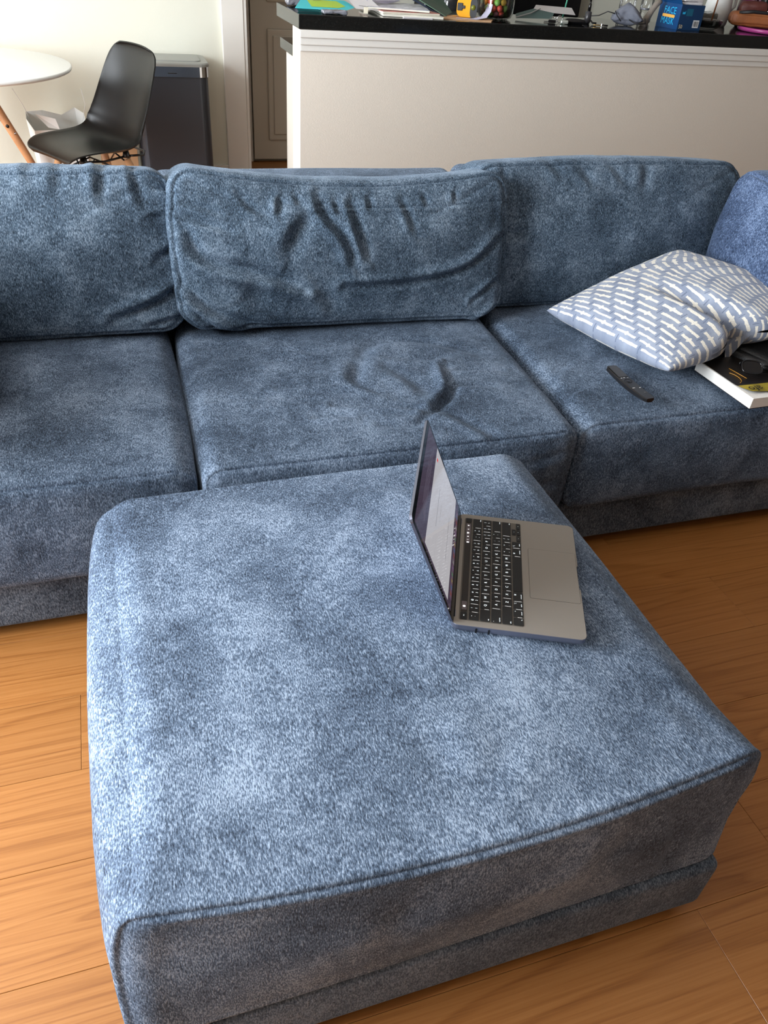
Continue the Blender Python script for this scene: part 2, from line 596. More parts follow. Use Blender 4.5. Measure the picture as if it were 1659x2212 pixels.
# wall behind the dining corner, ends in a cased opening
wall('wall_back', (-2.75, 4.97, 0), (0.80, 5.09, WT))
wall('wall_far', (-2.75, 5.62, 0), (5.2, 5.74, WT))
bm = bmesh.new()
add_box(bm, (0.668, 4.945, 0), (0.79, 4.97, 2.1), .004, 1)
add_box(bm, (0.79, 4.950, 0), (0.806, 5.10, 2.1), .002, 1)
tag(bm_obj('trim_1', bm, M_trim), kind='structure')
bm = bmesh.new()
add_box(bm, (-2.75, 4.955, 0), (0.668, 4.97, 0.135), .002, 1)
add_box(bm, (-2.75, 4.949, 0), (0.668, 4.97, 0.02), .002, 1)
tag(bm_obj('baseboard_back', bm, M_trim), kind='structure')
# far door with raised panels, behind the opening
d1 = tag(box('door_1', (0.93, 5.575, 0.02), (1.75, 5.61, 2.03), M_door, bev=.002, seg=1), kind='structure')
for zz0, zz1 in ((.14, .78), (.92, 1.86)):
    for xx in (1.03, 1.40):
        bm = bmesh.new()
        add_box(bm, (xx, 5.566, zz0), (xx + .27, 5.576, zz1), .008, 2)
        add_box(bm, (xx + .035, 5.560, zz0 + .035), (xx + .235, 5.570, zz1 - .035), .006, 2)
        bm_obj('panel', bm, M_door, d1)
bm = bmesh.new()
add_box(bm, (0.855, 5.585, 0), (0.925, 5.62, 2.1), .006, 2)
add_box(bm, (0.87, 5.575, 0), (0.885, 5.62, 2.1), .003, 1)
add_box(bm, (1.755, 5.585, 0), (1.825, 5.62, 2.1), .006, 2)
add_box(bm, (0.855, 5.585, 2.04), (1.825, 5.62, 2.11), .006, 2)
tag(bm_obj('trim_2', bm, M_trim), kind='structure')

# half wall of the kitchen bar, crown moulding under the stone
tag(box('wall_bar', (0.733, 3.285, 0), (4.3, 3.42, 1.022), M_half), kind='structure')
bm = bmesh.new()
for k, (o, z0, z1) in enumerate(((0.026, 0.996, 1.0218), (0.017, 0.972, 0.996), (0.008, 0.950, 0.972))):
    add_box(bm, (0.733 - o * .3, 3.285 - o, z0), (4.3, 3.2849, z1), .003, 2)
tag(bm_obj('trim_3', bm, M_trim), kind='structure')
bm = bmesh.new()
add_box(bm, (0.72, 3.27, 0), (4.3, 3.2849, 0.13), .003, 1)
tag(bm_obj('baseboard_bar', bm, M_trim), kind='structure')
bar = box('bar_worktop', (0.722, 3.262, 1.0225), (4.3, 3.68, 1.070), M_gran, bev=.003, seg=2)
tag(bar, 'black granite bar worktop on the cream half wall', 'worktop')
# lower kitchen run behind the half wall
M_cab = plain('painted_cabinet', srgb(205, 200, 190), 0.45, bump=.05)
M_steel = plain('brushed_steel', srgb(150, 150, 152), 0.28, metal=1, bump=.05, bscale=300)
M_chrome = plain('polished_steel', srgb(205, 205, 208), 0.12, metal=1)
M_black = plain('gloss_black', srgb(14, 14, 16), 0.18)
M_blackm = plain('matt_black', srgb(22, 22, 24), 0.5, bump=.1)
cab = empty('kitchen_cabinet', (0.825, 3.43, 0), label='painted lower kitchen cabinet run behind the bar half wall', cat='cabinet')
box('body', (0, 0, .1), (2.9, .56, .868), M_cab, cab, bev=.002, seg=1)
for k in range(5):
    dd = box('door', (0.02 + k * .575, .561, .14), (.575 + k * .575, .58, .85), M_cab, cab, bev=.003, seg=1)
    tube('handle', [(.05 + k * .575, .6, .55), (.05 + k * .575, .6, .75)], .005, M_steel, dd, seg=8)
tag(box('kitchen_worktop', (0.805, 3.422, 0.869), (3.8, 4.03, 0.91), M_gran, bev=.002, seg=1), 'lower black granite kitchen worktop seen past the end of the bar', 'worktop')
# range + cabinets on the far kitchen wall
rg = empty('kitchen_range', (2.36, 4.95, 0), label='black and steel kitchen range on the far wall behind the candy jar', cat='stove')
box('body', (0, 0, .02), (.80, .64, .90), M_steel, rg, bev=.004, seg=1)
box('oven_door', (.02, -.02, .16), (.78, 0, .74), M_black, rg, bev=.004, seg=1)
box('cooktop', (0, -.01, .90), (.80, .62, .925), M_black, rg, bev=.004, seg=1)
box('back_panel', (0, .56, .925), (.80, .64, 1.12), M_black, rg, bev=.01, seg=2)
box('side_strip', (-.02, .55, .925), (-.001, .645, 1.13), M_chrome, rg)
tube('handle', [(.08, -.05, .76), (.72, -.05, .76)], .011, M_steel, rg, seg=10)
kc = empty('base_cabinet', (3.2, 4.98, 0), label='beige base cabinet right of the range on the far kitchen wall', cat='cabinet')
box('body', (0, 0, .1), (1.7, .62, .868), M_cab, kc)
box('worktop', (-.01, -.02, .869), (1.72, .63, .905), M_gran, kc)
for k in range(3):
    dd = box('door', (.02 + k * .56, -.019, .14), (.56 + k * .56, 0, .85), M_cab, kc, bev=.003, seg=1)
    box('panel', (.08 + k * .56, -.024, .22), (.5 + k * .56, -.019, .77), M_cab, dd, bev=.002, seg=1)
kc = empty('base_cabinet', (1.86, 4.98, 0), label='beige base cabinet left of the range on the far kitchen wall', cat='cabinet')
box('body', (0, 0, .1), (.46, .62, .868), M_cab, kc)
box('worktop', (-.01, -.02, .869), (.47, .63, .905), M_gran, kc)
dd = box('door', (.02, -.019, .14), (.44, 0, .85), M_cab, kc, bev=.003, seg=1)
cf = empty('coffee_maker', (2.02, 5.2, .9052), label='black coffee maker on the far kitchen counter behind the tape measure', cat='coffee maker')
box('body', (-.1, 0, 0), (.16, .2, .34), M_black, cf, bev=.02, seg=3, smooth=False)
lathe('carafe', [(.02, 0.03), (.065, .035), (.075, .08), (.06, .15), (.045, .17)], plain('smoked_glass', srgb(40, 42, 45), .08), cf, seg=24, loc=(.03, -.09, 0))
box('base', (-.1, -.17, 0), (.16, 0, .03), M_black, cf, bev=.006)

# ------------------------------------------------------------------ ottoman
ot = empty('ottoman', (0.3375, 0.86, 0), label='large square blue chenille ottoman with the laptop on top', cat='ottoman')
M_ob = M_fab['base']
def otto_fn(Q, ux, uy, uz, nrm):
    # the whole front leans: lower edge further out than the seam, left end a little nearer
    t = np.clip((0.05 - Q[:, 2]) / 0.19, 0, 1)
    fr = np.clip((-uy - .5) * 2, 0, 1)
    Q[:, 1] -= fr * t * (0.012 - 0.008 * ux)
    # front edge bows out in the middle and its corners are pulled back
    Q[:, 1] += fr * (.012 - .034 * (1 - ux ** 2)) * np.clip((uz + 1), 0, 1)
    sdx = np.clip((np.abs(ux) - .6) / .4, 0, 1) * np.sign(ux)
    Q[:, 0] += sdx * np.where(uz > 0, 0.022 * np.clip(1 - np.abs(uz) ** 2, 0, 1), 0.022)
    # slumped left flank
    lf = np.clip((-ux - .7) / .3, 0, 1)
    Q[:, 0] -= lf * .014 * (1 - np.abs(uy) ** 10) * (1 - uz ** 4)
    Q[:, 0] += np.clip((ux - .7) / .3, 0, 1) * np.clip(uz * 1.5 + .5, 0, 1) * .014
    return Q
# cushion block
cushion('seat_cushion', (0.885, 0.83, 0.275), 0.062, 0.014, (110, 104, 40), M_fab['otto'], ot, bulge=(.012, .008, .020), noise=.0022, nscale=8, seed=3,
        strokes=[stroke([(0.00, -.315), (-.03, -.255)], .004, .03, 'top', .6), stroke([(0.03, -.335), (.09, -.30)], .003, .02, 'top', .5),
                 stroke([(.36, -.28), (.40, -.36)], .003, .02, 'top', .5),
                 stroke([(.30, .10), (.33, -.02), (.34, -.12)], .006, .012, 'front', .6), stroke([(.24, .08), (.20, -.02)], .006, .03, 'front', .4),
                 stroke([(-.1, .06), (-.12, -.02)], .003, .03, 'front', .4), stroke([(.05, .34), (.2, .3), (.3, .22)], .002, .01, 'top', .6)],
        fn=otto_fn, groove=.0024, front_r=.4, loc=(0, 0, 0.305), Rb=.014)
box('base', (-0.448, -0.432, 0.035), (0.472, 0.425, 0.166), M_ob, ot, bev=.016, seg=4, smooth=True)
for sx in (-1, 1):
    for sy in (-1, 1):
        lathe('foot', [(.02, 0), (.024, .004), (.026, .036)], M_foot, ot, seg=16, loc=(sx * .38, sy * .36, 0))

# ------------------------------------------------------------------ sectional sofa
so = empty('sectional_sofa', (0.54, 1.38, 0), (0, 0, R(-0.5)), label='long blue chenille sectional sofa with three seats facing the ottoman', cat='sofa')
def L(x, y, z): return (x - 0.54, y - 1.38, z)
mods = [(-0.812, 0.086), (0.094, 0.984), (0.992, 1.885)]
for i, (a, b) in enumerate(mods):
    box('base', L(a - .0035, 1.385, .036), L(b + .0035, 2.36, .172), M_fab['base'], so, bev=.014, seg=4, smooth=True)
    zt = (.775, .768, .780)[i]
    bf = cushion('back_frame', (b - a + .0075, .20, zt - .175), .035, .03, (60, 20, 30), M_fab['seat'], so, bulge=(0, 0, .004), noise=.0015, seed=20 + i,
                 loc=L((a + b) / 2, 2.275, .175 + (zt - .175) / 2), groove=.002)
    for xx in (a + .08, b - .08):
        for yy in (1.45, 2.28):
            lathe('foot', [(.02, 0), (.024, .004), (.026, .037)], M_foot, so, seg=12, loc=L(xx, yy, 0))

def top_strokes(lst, cx, cy):
    return [stroke([(p[0] - cx, p[1] - cy) for p in pts], d * (2.2 if w_ <= .012 and d < .006 else 1.6), w_, 'top', rg_) for pts, d, w_, rg_ in lst]
# left seat
def seat_fn(hang):
    def f(Q, ux, uy, uz, nrm):
        fr = np.clip((-uy - .2) / .8, 0, 1)
        # front edge droops a touch, rear rises
        Q[:, 2] += 0.010 * uy * np.clip(uz, 0, 1)
        Q[:, 2] -= hang * fr ** 2 * np.clip(uz, 0, 1)
        return Q
    return f
cx, cy = (mods[0][0] + mods[0][1]) / 2, 1.70
cushion('seat_cushion', (mods[0][1] - mods[0][0] - .004, .70, .275), .05, .030, (90, 74, 34), M_fab['seat'], so, bulge=(.01, .012, .022), noise=.0025, nscale=9, seed=31,
        strokes=[stroke([(-.15, -.2), (.05, -.24), (.2, -.2)], .003, .015, 'top', .5), stroke([(0, .1), (.1, 0)], .003, .03, 'top', .4)],
        fn=seat_fn(.006), groove=.0022, loc=L(cx, cy, .175 + .1375))
cx, cy = (mods[1][0] + mods[1][1]) / 2, 1.69
wr = [([(0.494, 1.634), (0.592, 1.801), (0.726, 1.808), (0.877, 1.712)], .007, .022, .5),
      ([(0.747, 1.653), (0.735, 1.60), (0.719, 1.533), (0.652, 1.466)], .013, .012, .8),
      ([(0.60, 1.66), (0.64, 1.60), (0.66, 1.54)], .007, .022, .6), ([(0.53, 1.69), (0.50, 1.63), (0.52, 1.58)], .007, .018, .6),
      ([(0.637, 1.457), (0.59, 1.423), (0.503, 1.43)], .004, .010, .9), ([(0.201, 1.798), (0.345, 1.814), (0.445, 1.77)], .004, .012, .8),
      ([(0.307, 1.62), (0.462, 1.603), (0.541, 1.554)], .005, .010, .9), ([(0.364, 1.481), (0.449, 1.472)], .004, .008, .9),
      ([(0.418, 1.521), (0.568, 1.492), (0.637, 1.457)], .005, .010, .9), ([(0.134, 1.722), (0.28, 1.721)], .004, .008, .9),
      ([(0.659, 1.486), (0.736, 1.385), (0.766, 1.347)], .005, .015, .6), ([(0.766, 1.636), (0.893, 1.627)], .004, .010, .8),
      ([(0.14, 1.60), (0.26, 1.585)], .003, .008, .8), ([(0.15, 1.86), (0.3, 1.87)], .003, .012, .7), ([(0.56, 1.74), (0.7, 1.70), (0.80, 1.72)], .004, .014, .7),
      ([(0.24, 1.55), (0.40, 1.545)], .003, .007, .9), ([(0.3, 1.67), (0.42, 1.665)], .003, .008, .8), ([(0.30, 1.745), (0.43, 1.735)], .003, .008, .8), ([(0.72, 1.57), (0.84, 1.55)], .004, .012, .7)]
cushion('seat_cushion', (mods[1][1] - mods[1][0] - .002, .71, .275), .045, .030, (170, 140, 34), M_fab['seat'], so, bulge=(.012, .018, .016), noise=.003, nscale=10, seed=33,
        strokes=top_strokes(wr, cx, cy) + [stroke([(.36, -.02), (.41, -.03)], .006, .012, 'front', .6), stroke([(.3, .05), (.42, .07)], .004, .012, 'front', .6)],
        fn=seat_fn(.004), groove=.0022, loc=L(cx, cy, .175 + .1375))
cx, cy = (mods[2][0] + mods[2][1]) / 2, 1.705
wr = [([(1.005, 1.582), (1.05, 1.60), (1.093, 1.62)], .003, .010, .9), ([(0.97, 1.463), (1.05, 1.50), (1.122, 1.522)], .003, .010, .9), ([(1.05, 1.75), (1.12, 1.78)], .003, .012, .7)]
cushion('seat_cushion', (mods[2][1] - mods[2][0] - .004, .71, .275), .045, .030, (90, 80, 34), M_fab['seat'], so, bulge=(.008, .010, .018), noise=.003, nscale=9, seed=35,
        strokes=top_strokes(wr, cx, cy), fn=seat_fn(.004), groove=.0022, loc=L(cx, cy, .175 + .1375))

def back_fn(dip, plump):
    def f(Q, ux, uy, uz, nrm):
        tp = np.clip((uz - .2) / .8, 0, 1)
        Q[:, 2] -= dip * tp * (1 - ux ** 2)
        Q[:, 1] -= plump * (1 - uz ** 2) * (1 - np.abs(ux) ** 3) * (Q[:, 1] < 0)
        # thinner towards the top
        Q[:, 1] *= 1 - .22 * tp
        # soft sides bulging at mid height
        Q[:, 0] += np.sign(ux) * .010 * np.abs(ux) ** 6 * (1 - uz ** 2)
        return Q
    return f
BZ, BY = .655, 2.065
def back(i, w_, h_, th_, strokes, dip, plump, seed, x, z=BZ, y=BY, tilt=-11, rz=0, ry=0, mat='back', n=(120, 36, 80)):
    return cushion('back_cushion', (w_, th_, h_), .06, .03, n, M_fab[mat], so, bulge=(.012, .018, .012), noise=.0035, nscale=11, seed=seed, strokes=strokes,
                   fn=back_fn(dip, plump), loc=L(x, y, z), rot=(R(tilt), R(ry), R(rz)), groove=.004)
def fs(lst, cx, cz): return [stroke([(p[0] - cx, p[1] - cz) for p in pts], d * 1.6, w_, 'front', r_) for pts, d, w_, r_ in lst]
b0 = fs([([(0.128, 0.693), (0.045, 0.65)], .008, .010, .7), ([(0.12, 0.605), (0.044, 0.547), (-0.076, 0.504)], .010, .011, .8), ([(0.104, 0.505), (0.0, 0.48)], .006, .008, .7),
         ([(-0.055, 0.864), (-0.065, 0.792)], .010, .012, .6), ([(0.014, 0.873), (0.018, 0.811), (.03, .77)], .007, .010, .6), ([(-.15, .86), (-.16, .80)], .005, .012, .6),
         ([(.06, .81), (.11, .80)], .007, .008, .7), ([(-.22, .86), (-.215, .83)], .005, .01, .5), ([(.10, .75), (.03, .74)], .004, .008, .6)], -.36, BZ)
back(0, .93, .385, .20, b0, 0.0, .02, 41, -.335, z=.645)
b1 = [([(0.381, 0.80), (0.375, 0.755)], .009, .008, .7), ([(0.477, 0.816), (0.49, 0.759), (0.548, 0.673), (0.563, 0.623)], .010, .012, .7),
      ([(0.453, 0.748), (0.42, .70), (0.398, 0.654)], .010, .022, .6), ([(0.563, 0.792), (0.579, 0.697), (0.601, 0.64)], .012, .012, .7),
      ([(0.150, 0.71), (0.192, 0.638), (0.335, 0.601), (0.435, 0.564)], .013, .014, .9), ([(0.985, 0.68), (0.893, 0.606), (0.755, 0.573), (0.539, 0.562)], .009, .010, .8),
      ([(0.124, 0.592), (0.195, 0.513), (0.33, 0.458)], .011, .011, .9), ([(0.992, 0.574), (0.918, 0.512)], .007, .008, .8), ([(0.998, 0.489), (0.915, 0.436), (0.797, 0.425)], .008, .008, .8),
      ([(0.130, 0.53), (0.20, 0.465)], .007, .008, .7), ([(0.152, 0.771), (0.235, 0.753)], .005, .007, .7), ([(0.149, 0.738), (0.255, 0.707)], .007, .009, .8),
      ([(.52, .80), (.53, .76)], .006, .008, .6), ([(.61, .81), (.615, .77)], .006, .008, .6), ([(.70, .80), (.72, .74), (.73, .70)], .006, .010, .6), ([(.76, .81), (.77, .78)], .005, .008, .5),
      ([(.42, .81), (.43, .785)], .006, .008, .5), ([(.85, .81), (.85, .79)], .006, .007, .5), ([(.47, .565), (.50, .53), (.52, .50)], .006, .02, .5), ([(.28, .8), (.31, .77), (.34, .76)], .006, .010, .6),
      ([(0.387, 0.783), (.68, .775), (0.979, 0.773)], .0035, .004, .8), ([(.30, .60), (.31, .55), (.33, .52)], .006, .03, .4)]
back(1, .885, .395, .21, fs(b1, .563, BZ), 0.040, .022, 43, .560, ry=1.1, y=2.035, n=(190, 36, 110))
b2 = fs([([(0.99, 0.70), (1.06, 0.675), (1.13, .665)], .008, .012, .7), ([(1.298, 0.83), (1.337, 0.798)], .006, .012, .6), ([(1.52, .84), (1.50, .78)], .006, .015, .6), ([(1.20, .85), (1.24, .82)], .005, .012, .6),
         ([(1.06, .84), (1.06, .79)], .004, .01, .5), ([(1.40, .84), (1.44, .80)], .005, .012, .6)], 1.42, BZ)
back(2, .89, .392, .21, b2, -.004, .02, 45, 1.392, z=.64, y=2.115)
# loose back cushion turned against the right arm
back(3, .46, .43, .19, fs([([(-.2, .16), (.0, .17), (.2, .16)], .003, .006, .8)], 0, 0), 0, .02, 47, 1.782, z=.65, y=1.73, tilt=0, rz=-97, mat='deep', n=(60, 24, 50))
# arms
cushion('arm', (.22, 1.0, .46), .05, .03, (24, 60, 34), M_fab['seat'], so, bulge=(.01, 0, .01), loc=L(2.06, 1.87, .265), seed=50)
cushion('arm', (.24, 1.0, .56), .05, .03, (24, 60, 34), M_fab['seat'], so, bulge=(.01, 0, .01), loc=L(-.96, 1.87, .315), seed=51)
back(4, .60, .40, .2, [], 0, .02, 48, -.73, z=.66, y=1.62, tilt=0, rz=97, n=(50, 20, 40))

# ------------------------------------------------------------------ patterned throw pillows
def pillow_mat():
    k = NT('embroidered_cotton')
    uv = k.n('ShaderNodeUVMap')
    sp = k.n('ShaderNodeSeparateXYZ')
    k.l(uv.outputs[0], sp.inputs[0])
    rows, cols = 23.0, 7.0
    tc = k.n('ShaderNodeTexCoord')
    wob = k.n('ShaderNodeTexNoise', i_Scale=26.0, i_Detail=2.0)
    k.l(uv.outputs[0], wob.inputs['Vector'])
    rv = k.math('ADD', k.math('MULTIPLY', sp.outputs[1], rows), k.math('MULTIPLY_ADD', wob.outputs['Fac'], 0.3, -0.15))
    rid = k.math('FLOOR', rv)
    rf = k.math('SUBTRACT', k.math('FRACT', rv), 0.5)
    par = k.math('MODULO', rid, 2.0)
    cu = k.math('ADD', k.math('MULTIPLY', sp.outputs[0], cols), k.math('MULTIPLY', rid, 0.29))
    cf_ = k.math('SUBTRACT', k.math('FRACT', cu), 0.5)
    au, av = k.math('ABSOLUTE', cf_), k.math('ABSOLUTE', rf)
    wv = k.n('ShaderNodeTexNoise', i_Scale=160.0, i_Detail=1.0)
    k.l(uv.outputs[0], wv.inputs['Vector'])
    jit = k.math('MULTIPLY_ADD', wv.outputs['Fac'], 0.12, -0.06)
    dash = k.math('MULTIPLY', k.math('LESS_THAN', k.math('ADD', av, jit), 0.175), k.math('LESS_THAN', au, 0.40))
    # knot on every other row
    dx = k.math('MULTIPLY', au, 5.2)
    kr = k.math('SQRT', k.math('ADD', k.math('MULTIPLY', dx, dx), k.math('MULTIPLY', av, av)))
    knot = k.math('MULTIPLY', k.math('LESS_THAN', k.math('ADD', kr, jit), 0.36), k.math('GREATER_THAN', par, 0.5))
    mask = k.math('MAXIMUM', dash, knot)
    # ground: dusty blue with little darker tucks
    g1 = k.n('ShaderNodeTexNoise', i_Scale=9.0, i_Detail=4.0)
    k.l(uv.outputs[0], g1.inputs['Vector'])
    ground = k.ramp(g1.outputs['Fac'], [(0.3, srgb(120, 131, 152)), (0.7, srgb(156, 165, 182))])
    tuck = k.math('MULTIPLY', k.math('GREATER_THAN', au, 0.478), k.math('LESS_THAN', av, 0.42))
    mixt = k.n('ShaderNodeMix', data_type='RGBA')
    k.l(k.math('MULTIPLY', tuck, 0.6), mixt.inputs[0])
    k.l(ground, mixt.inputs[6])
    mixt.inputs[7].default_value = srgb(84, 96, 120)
    mix = k.n('ShaderNodeMix', data_type='RGBA')
    k.l(mask, mix.inputs[0])
    k.l(mixt.outputs[2], mix.inputs[6])
    th = k.n('ShaderNodeTexNoise', i_Scale=240.0, i_Detail=1.0)
    k.l(uv.outputs[0], th.inputs['Vector'])
    k.l(k.ramp(th.outputs['Fac'], [(0.3, srgb(214, 208, 194)), (0.7, srgb(240, 237, 228))]), mix.inputs[7])
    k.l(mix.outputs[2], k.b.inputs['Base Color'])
    k.b.inputs['Roughness'].default_value = 0.9
    k.b.inputs['Sheen Weight'].default_value = 0.15
    h = k.math('ADD', k.math('MULTIPLY', mask, 1.0), k.math('MULTIPLY', th.outputs['Fac'], 0.5))
    bp = k.n('ShaderNodeBump', i_Strength=0.8, i_Distance=0.0025)
    k.l(h, bp.inputs['Height'])
    k.l(bp.outputs[0], k.b.inputs['Normal'])
    return k.m
M_pil = pillow_mat()

def throw_pillow(name, A, B, C, D, thick, crease=None, label='', n=96, seed=1):
    """A..D corners (A-B is the edge the stitching runs along); two puffed faces sharing their rim"""
    A, B, C, D = [np.array(p, float) for p in (A, B, C, D)]
    nn = np.cross(B - A, D - A); nn /= np.linalg.norm(nn)
    if nn[2] < 0: nn = -nn
    u = np.linspace(-1, 1, n + 1); u = .5 * np.sin(u * np.pi / 2) + .5 * u
    U, V_ = np.meshgrid(u, u, indexing='ij')
    # rim is pinched in between the corners
    uu = U * (1 - .03 * (1 - V_ ** 2)); vv = V_ * (1 - .0 * (1 - U ** 2))
    s, t = (uu + 1) / 2, (vv + 1) / 2
    base = ((1 - s) * (1 - t))[..., None] * A + (s * (1 - t))[..., None] * B + (s * t)[..., None] * C + ((1 - s) * t)[..., None] * D
    puff = (np.clip((1 - U ** 2), 0, 1) * np.clip((1 - V_ ** 2), 0, 1)) ** .42
    flat = np.stack([U.ravel(), V_.ravel(), U.ravel() * 0], 1)
    wr = fbm(flat, seed, 5, 3).reshape(U.shape) * .006 * puff ** .5
    out = []
    for sgn in (1, -1):
        off = sgn * thick * puff + wr
        Pq = base + off[..., None] * nn
        if crease is not None:
            Pq = crease(Pq, U, V_, sgn, nn)
        out.append(Pq)
    N = n + 1
    V3 = np.concatenate([out[0].reshape(-1, 3), out[1].reshape(-1, 3)])
    F, UVs = [], []
    uvp = lambda i, j: (i / n, j / n) if crease is None else twist_uv(i / n, j / n)
    for i in range(n):
        for j in range(n):
            a, b, c, d = i * N + j, (i + 1) * N + j, (i + 1) * N + j + 1, i * N + j + 1
            F.append((a, b, c, d)); UVs += [uvp(i, j), uvp(i + 1, j), uvp(i + 1, j + 1), uvp(i, j + 1)]
            F.append((a + N * N, d + N * N, c + N * N, b + N * N)); UVs += [uvp(i, j), uvp(i, j + 1), uvp(i + 1, j + 1), uvp(i + 1, j)]
    me = bpy.data.meshes.new(name)
    me.from_pydata(V3.tolist(), [], F)
    ul = me.uv_layers.new(name='UVMap')
    ul.data.foreach_set('uv', np.array(UVs).ravel())
    bm = bmesh.new(); bm.from_mesh(me)
    bmesh.ops.remove_doubles(bm, verts=bm.verts, dist=1e-5)
    bm.to_mesh(me); bm.free()
    o = link(name, me, M_pil, None, True)
    return tag(o, label, 'pillow')

def crease_r(P, U, V_, sgn, nn):
    # fold running in from the near long edge (U=+1) at V~-0.05, bending towards the middle
    vc = -0.02 - 0.14 * (1 - U)
    d = (V_ - vc)
    reach = np.clip((U + .35) / 1.35, 0, 1) ** 1.3
    g = np.exp(-(d / (.11)) ** 2)
    P = P - (0.085 * reach * g)[..., None] * nn * (1 if sgn > 0 else -.15)
    pull = np.clip((U - .1) / .9, 0, 1) ** 2 * np.exp(-(d / .2) ** 2)
    P = P + pull[..., None] * np.array([-.02, .050, .0])
    lip = np.exp(-((d + .20) / .10) ** 2) + .7 * np.exp(-((d - .26) / .14) ** 2)
    P = P + (0.012 * reach * lip)[..., None] * nn * (sgn > 0)
    rp = np.sin(d * 48) * np.exp(-((d - .02) / .09) ** 2) * reach * .0035
    P = P + rp[..., None] * nn
    return P
def twist_uv(i, j):
    """beyond the fold the cloth is pulled round, so the stitched rows turn"""
    u, v = i * 2 - 1, j * 2 - 1
    vc = -0.02 - 0.14 * (1 - u)
    t = min(1, max(0, (v - vc + .12) / 1.0))
    th = R(46) * t * t * (3 - 2 * t)
    du, dv = i - .2, j - .47
    return (.2 + math.cos(th) * du - math.sin(th) * dv, .47 + math.sin(th) * du + math.cos(th) * dv)
throw_pillow('throw_pillow', (1.135, 1.850, .505), (1.262, 1.432, .515), (1.80, 1.50, .60), (1.59, 1.925, .635), .078, crease_r,
             'blue pillow with white stitched dashes, folded, beside the remote on the right seat', n=120, seed=3)
throw_pillow('throw_pillow', (-.73, 1.90, .49), (-.60, 1.45, .50), (-.285, 1.62, .535), (-.34, 1.95, .60), .055, None,
             'blue pillow with white stitched dashes at the left edge of the photo', n=60, seed=9)

# ------------------------------------------------------------------ laptop
M_alu = plain('space_grey_aluminium', srgb(156, 150, 142), 0.42, metal=0.55, bump=.04, bscale=900)
M_alus = plain('aluminium_edge', srgb(120, 124, 140), 0.3, metal=0.8)
M_key = plain('key_black', srgb(24, 24, 24), 0.55, bump=.05, bscale=800)
M_leg = plain('key_legend', srgb(225, 230, 230), 0.5, emit=(0.85, 0.95, 1, 1), estr=0.7)
M_glow = plain('key_backlight', srgb(230, 235, 235), 0.5, emit=(1, 1, 1, 1), estr=0.8)
M_hinge = plain('hinge_black', srgb(10, 10, 11), 0.35)
M_groove = plain('dark_groove', srgb(60, 56, 50), 0.6)
LS = 1.02
lp = empty('laptop', (0.583, 0.871, 0.4575), label='open grey laptop with black keys on the right half of the ottoman', cat='laptop')
lp.rotation_mode = 'QUATERNION'
Ml = Matrix.Rotation(R(65.34), 3, 'Z') @ Matrix.Rotation(R(-1.11), 3, 'X') @ Matrix.Rotation(R(2.07), 3, 'Y')
lp.rotation_quaternion = Ml.to_quaternion()
lp.scale = (LS, LS, LS)
W2, D2, T = .152, .1062, .0156
# body: slab with thumb notch in the front edge
out = rrect(W2 * 2, D2 * 2, .011, 5)
pts = []
n_front = [(-.033, -D2), (-.029, -D2 + .0028), (.029, -D2 + .0028), (.033, -D2)]
for i, p in enumerate(out):
    pts.append(p)
    nxt = out[(i + 1) % len(out)]
    if p[1] < -D2 + 1e-5 and nxt[1] < -D2 + 1e-5 and p[0] < 0 < nxt[0]:
        pts += n_front
bd = []
nP = len(pts)
def scl(pp, a): return [(x - math.copysign(min(a, abs(x)), x) if abs(x) > .1 else x * (1 - a / .15), y_ - math.copysign(min(a, abs(y_)), y_) if abs(y_) > .05 else y_) for x, y_ in pp]
rings = [(scl(pts, .006), .0012), (scl(pts, .0015), .004), (pts, .008), (pts, T - .0006), (scl(pts, .0006), T)]
vs = [(x, y_, z) for pp, z in rings for x, y_ in pp]
fs_ = []
for i in range(len(rings) - 1):
    for k in range(nP):
        fs_.append((i * nP + k, i * nP + (k + 1) % nP, (i + 1) * nP + (k + 1) % nP, (i + 1) * nP + k))
fs_.append(tuple(range(nP))[::-1])
fs_.append(tuple(4 * nP + k for k in range(nP)))
body = pyd('body', vs, fs_, [M_alu, M_alus], lp, False)
for f in body.data.polygons:
    if abs(f.normal.z) < .9: f.material_index = 1
for sx in (-1, 1):
    for sy in (-1, 1):
        lathe('foot', [(.008, 0), (.009, .0013)], M_blackm, lp, seg=12, loc=(sx * .125, sy * .085, 0))
# ports on the left side
for yy in (.066, .046):
    slab('port', [(a * 1, b) for a, b in rrect(.0092, .0032, .0015, 3)], 0, .0006, M_hinge, lp, loc=(-W2 - .0001, yy, .0078), rot=(0, R(-90), R(0)))
# trackpad with hairline groove
gr = slab('trackpad_groove', rrect(.1346, .0838, .0035, 4), 0, .00012, M_groove, lp, loc=(0, -.0618, T))
slab('trackpad', rrect(.1336, .0828, .003, 4), 0, .0003, M_alu, lp, loc=(0, -.0618, T))
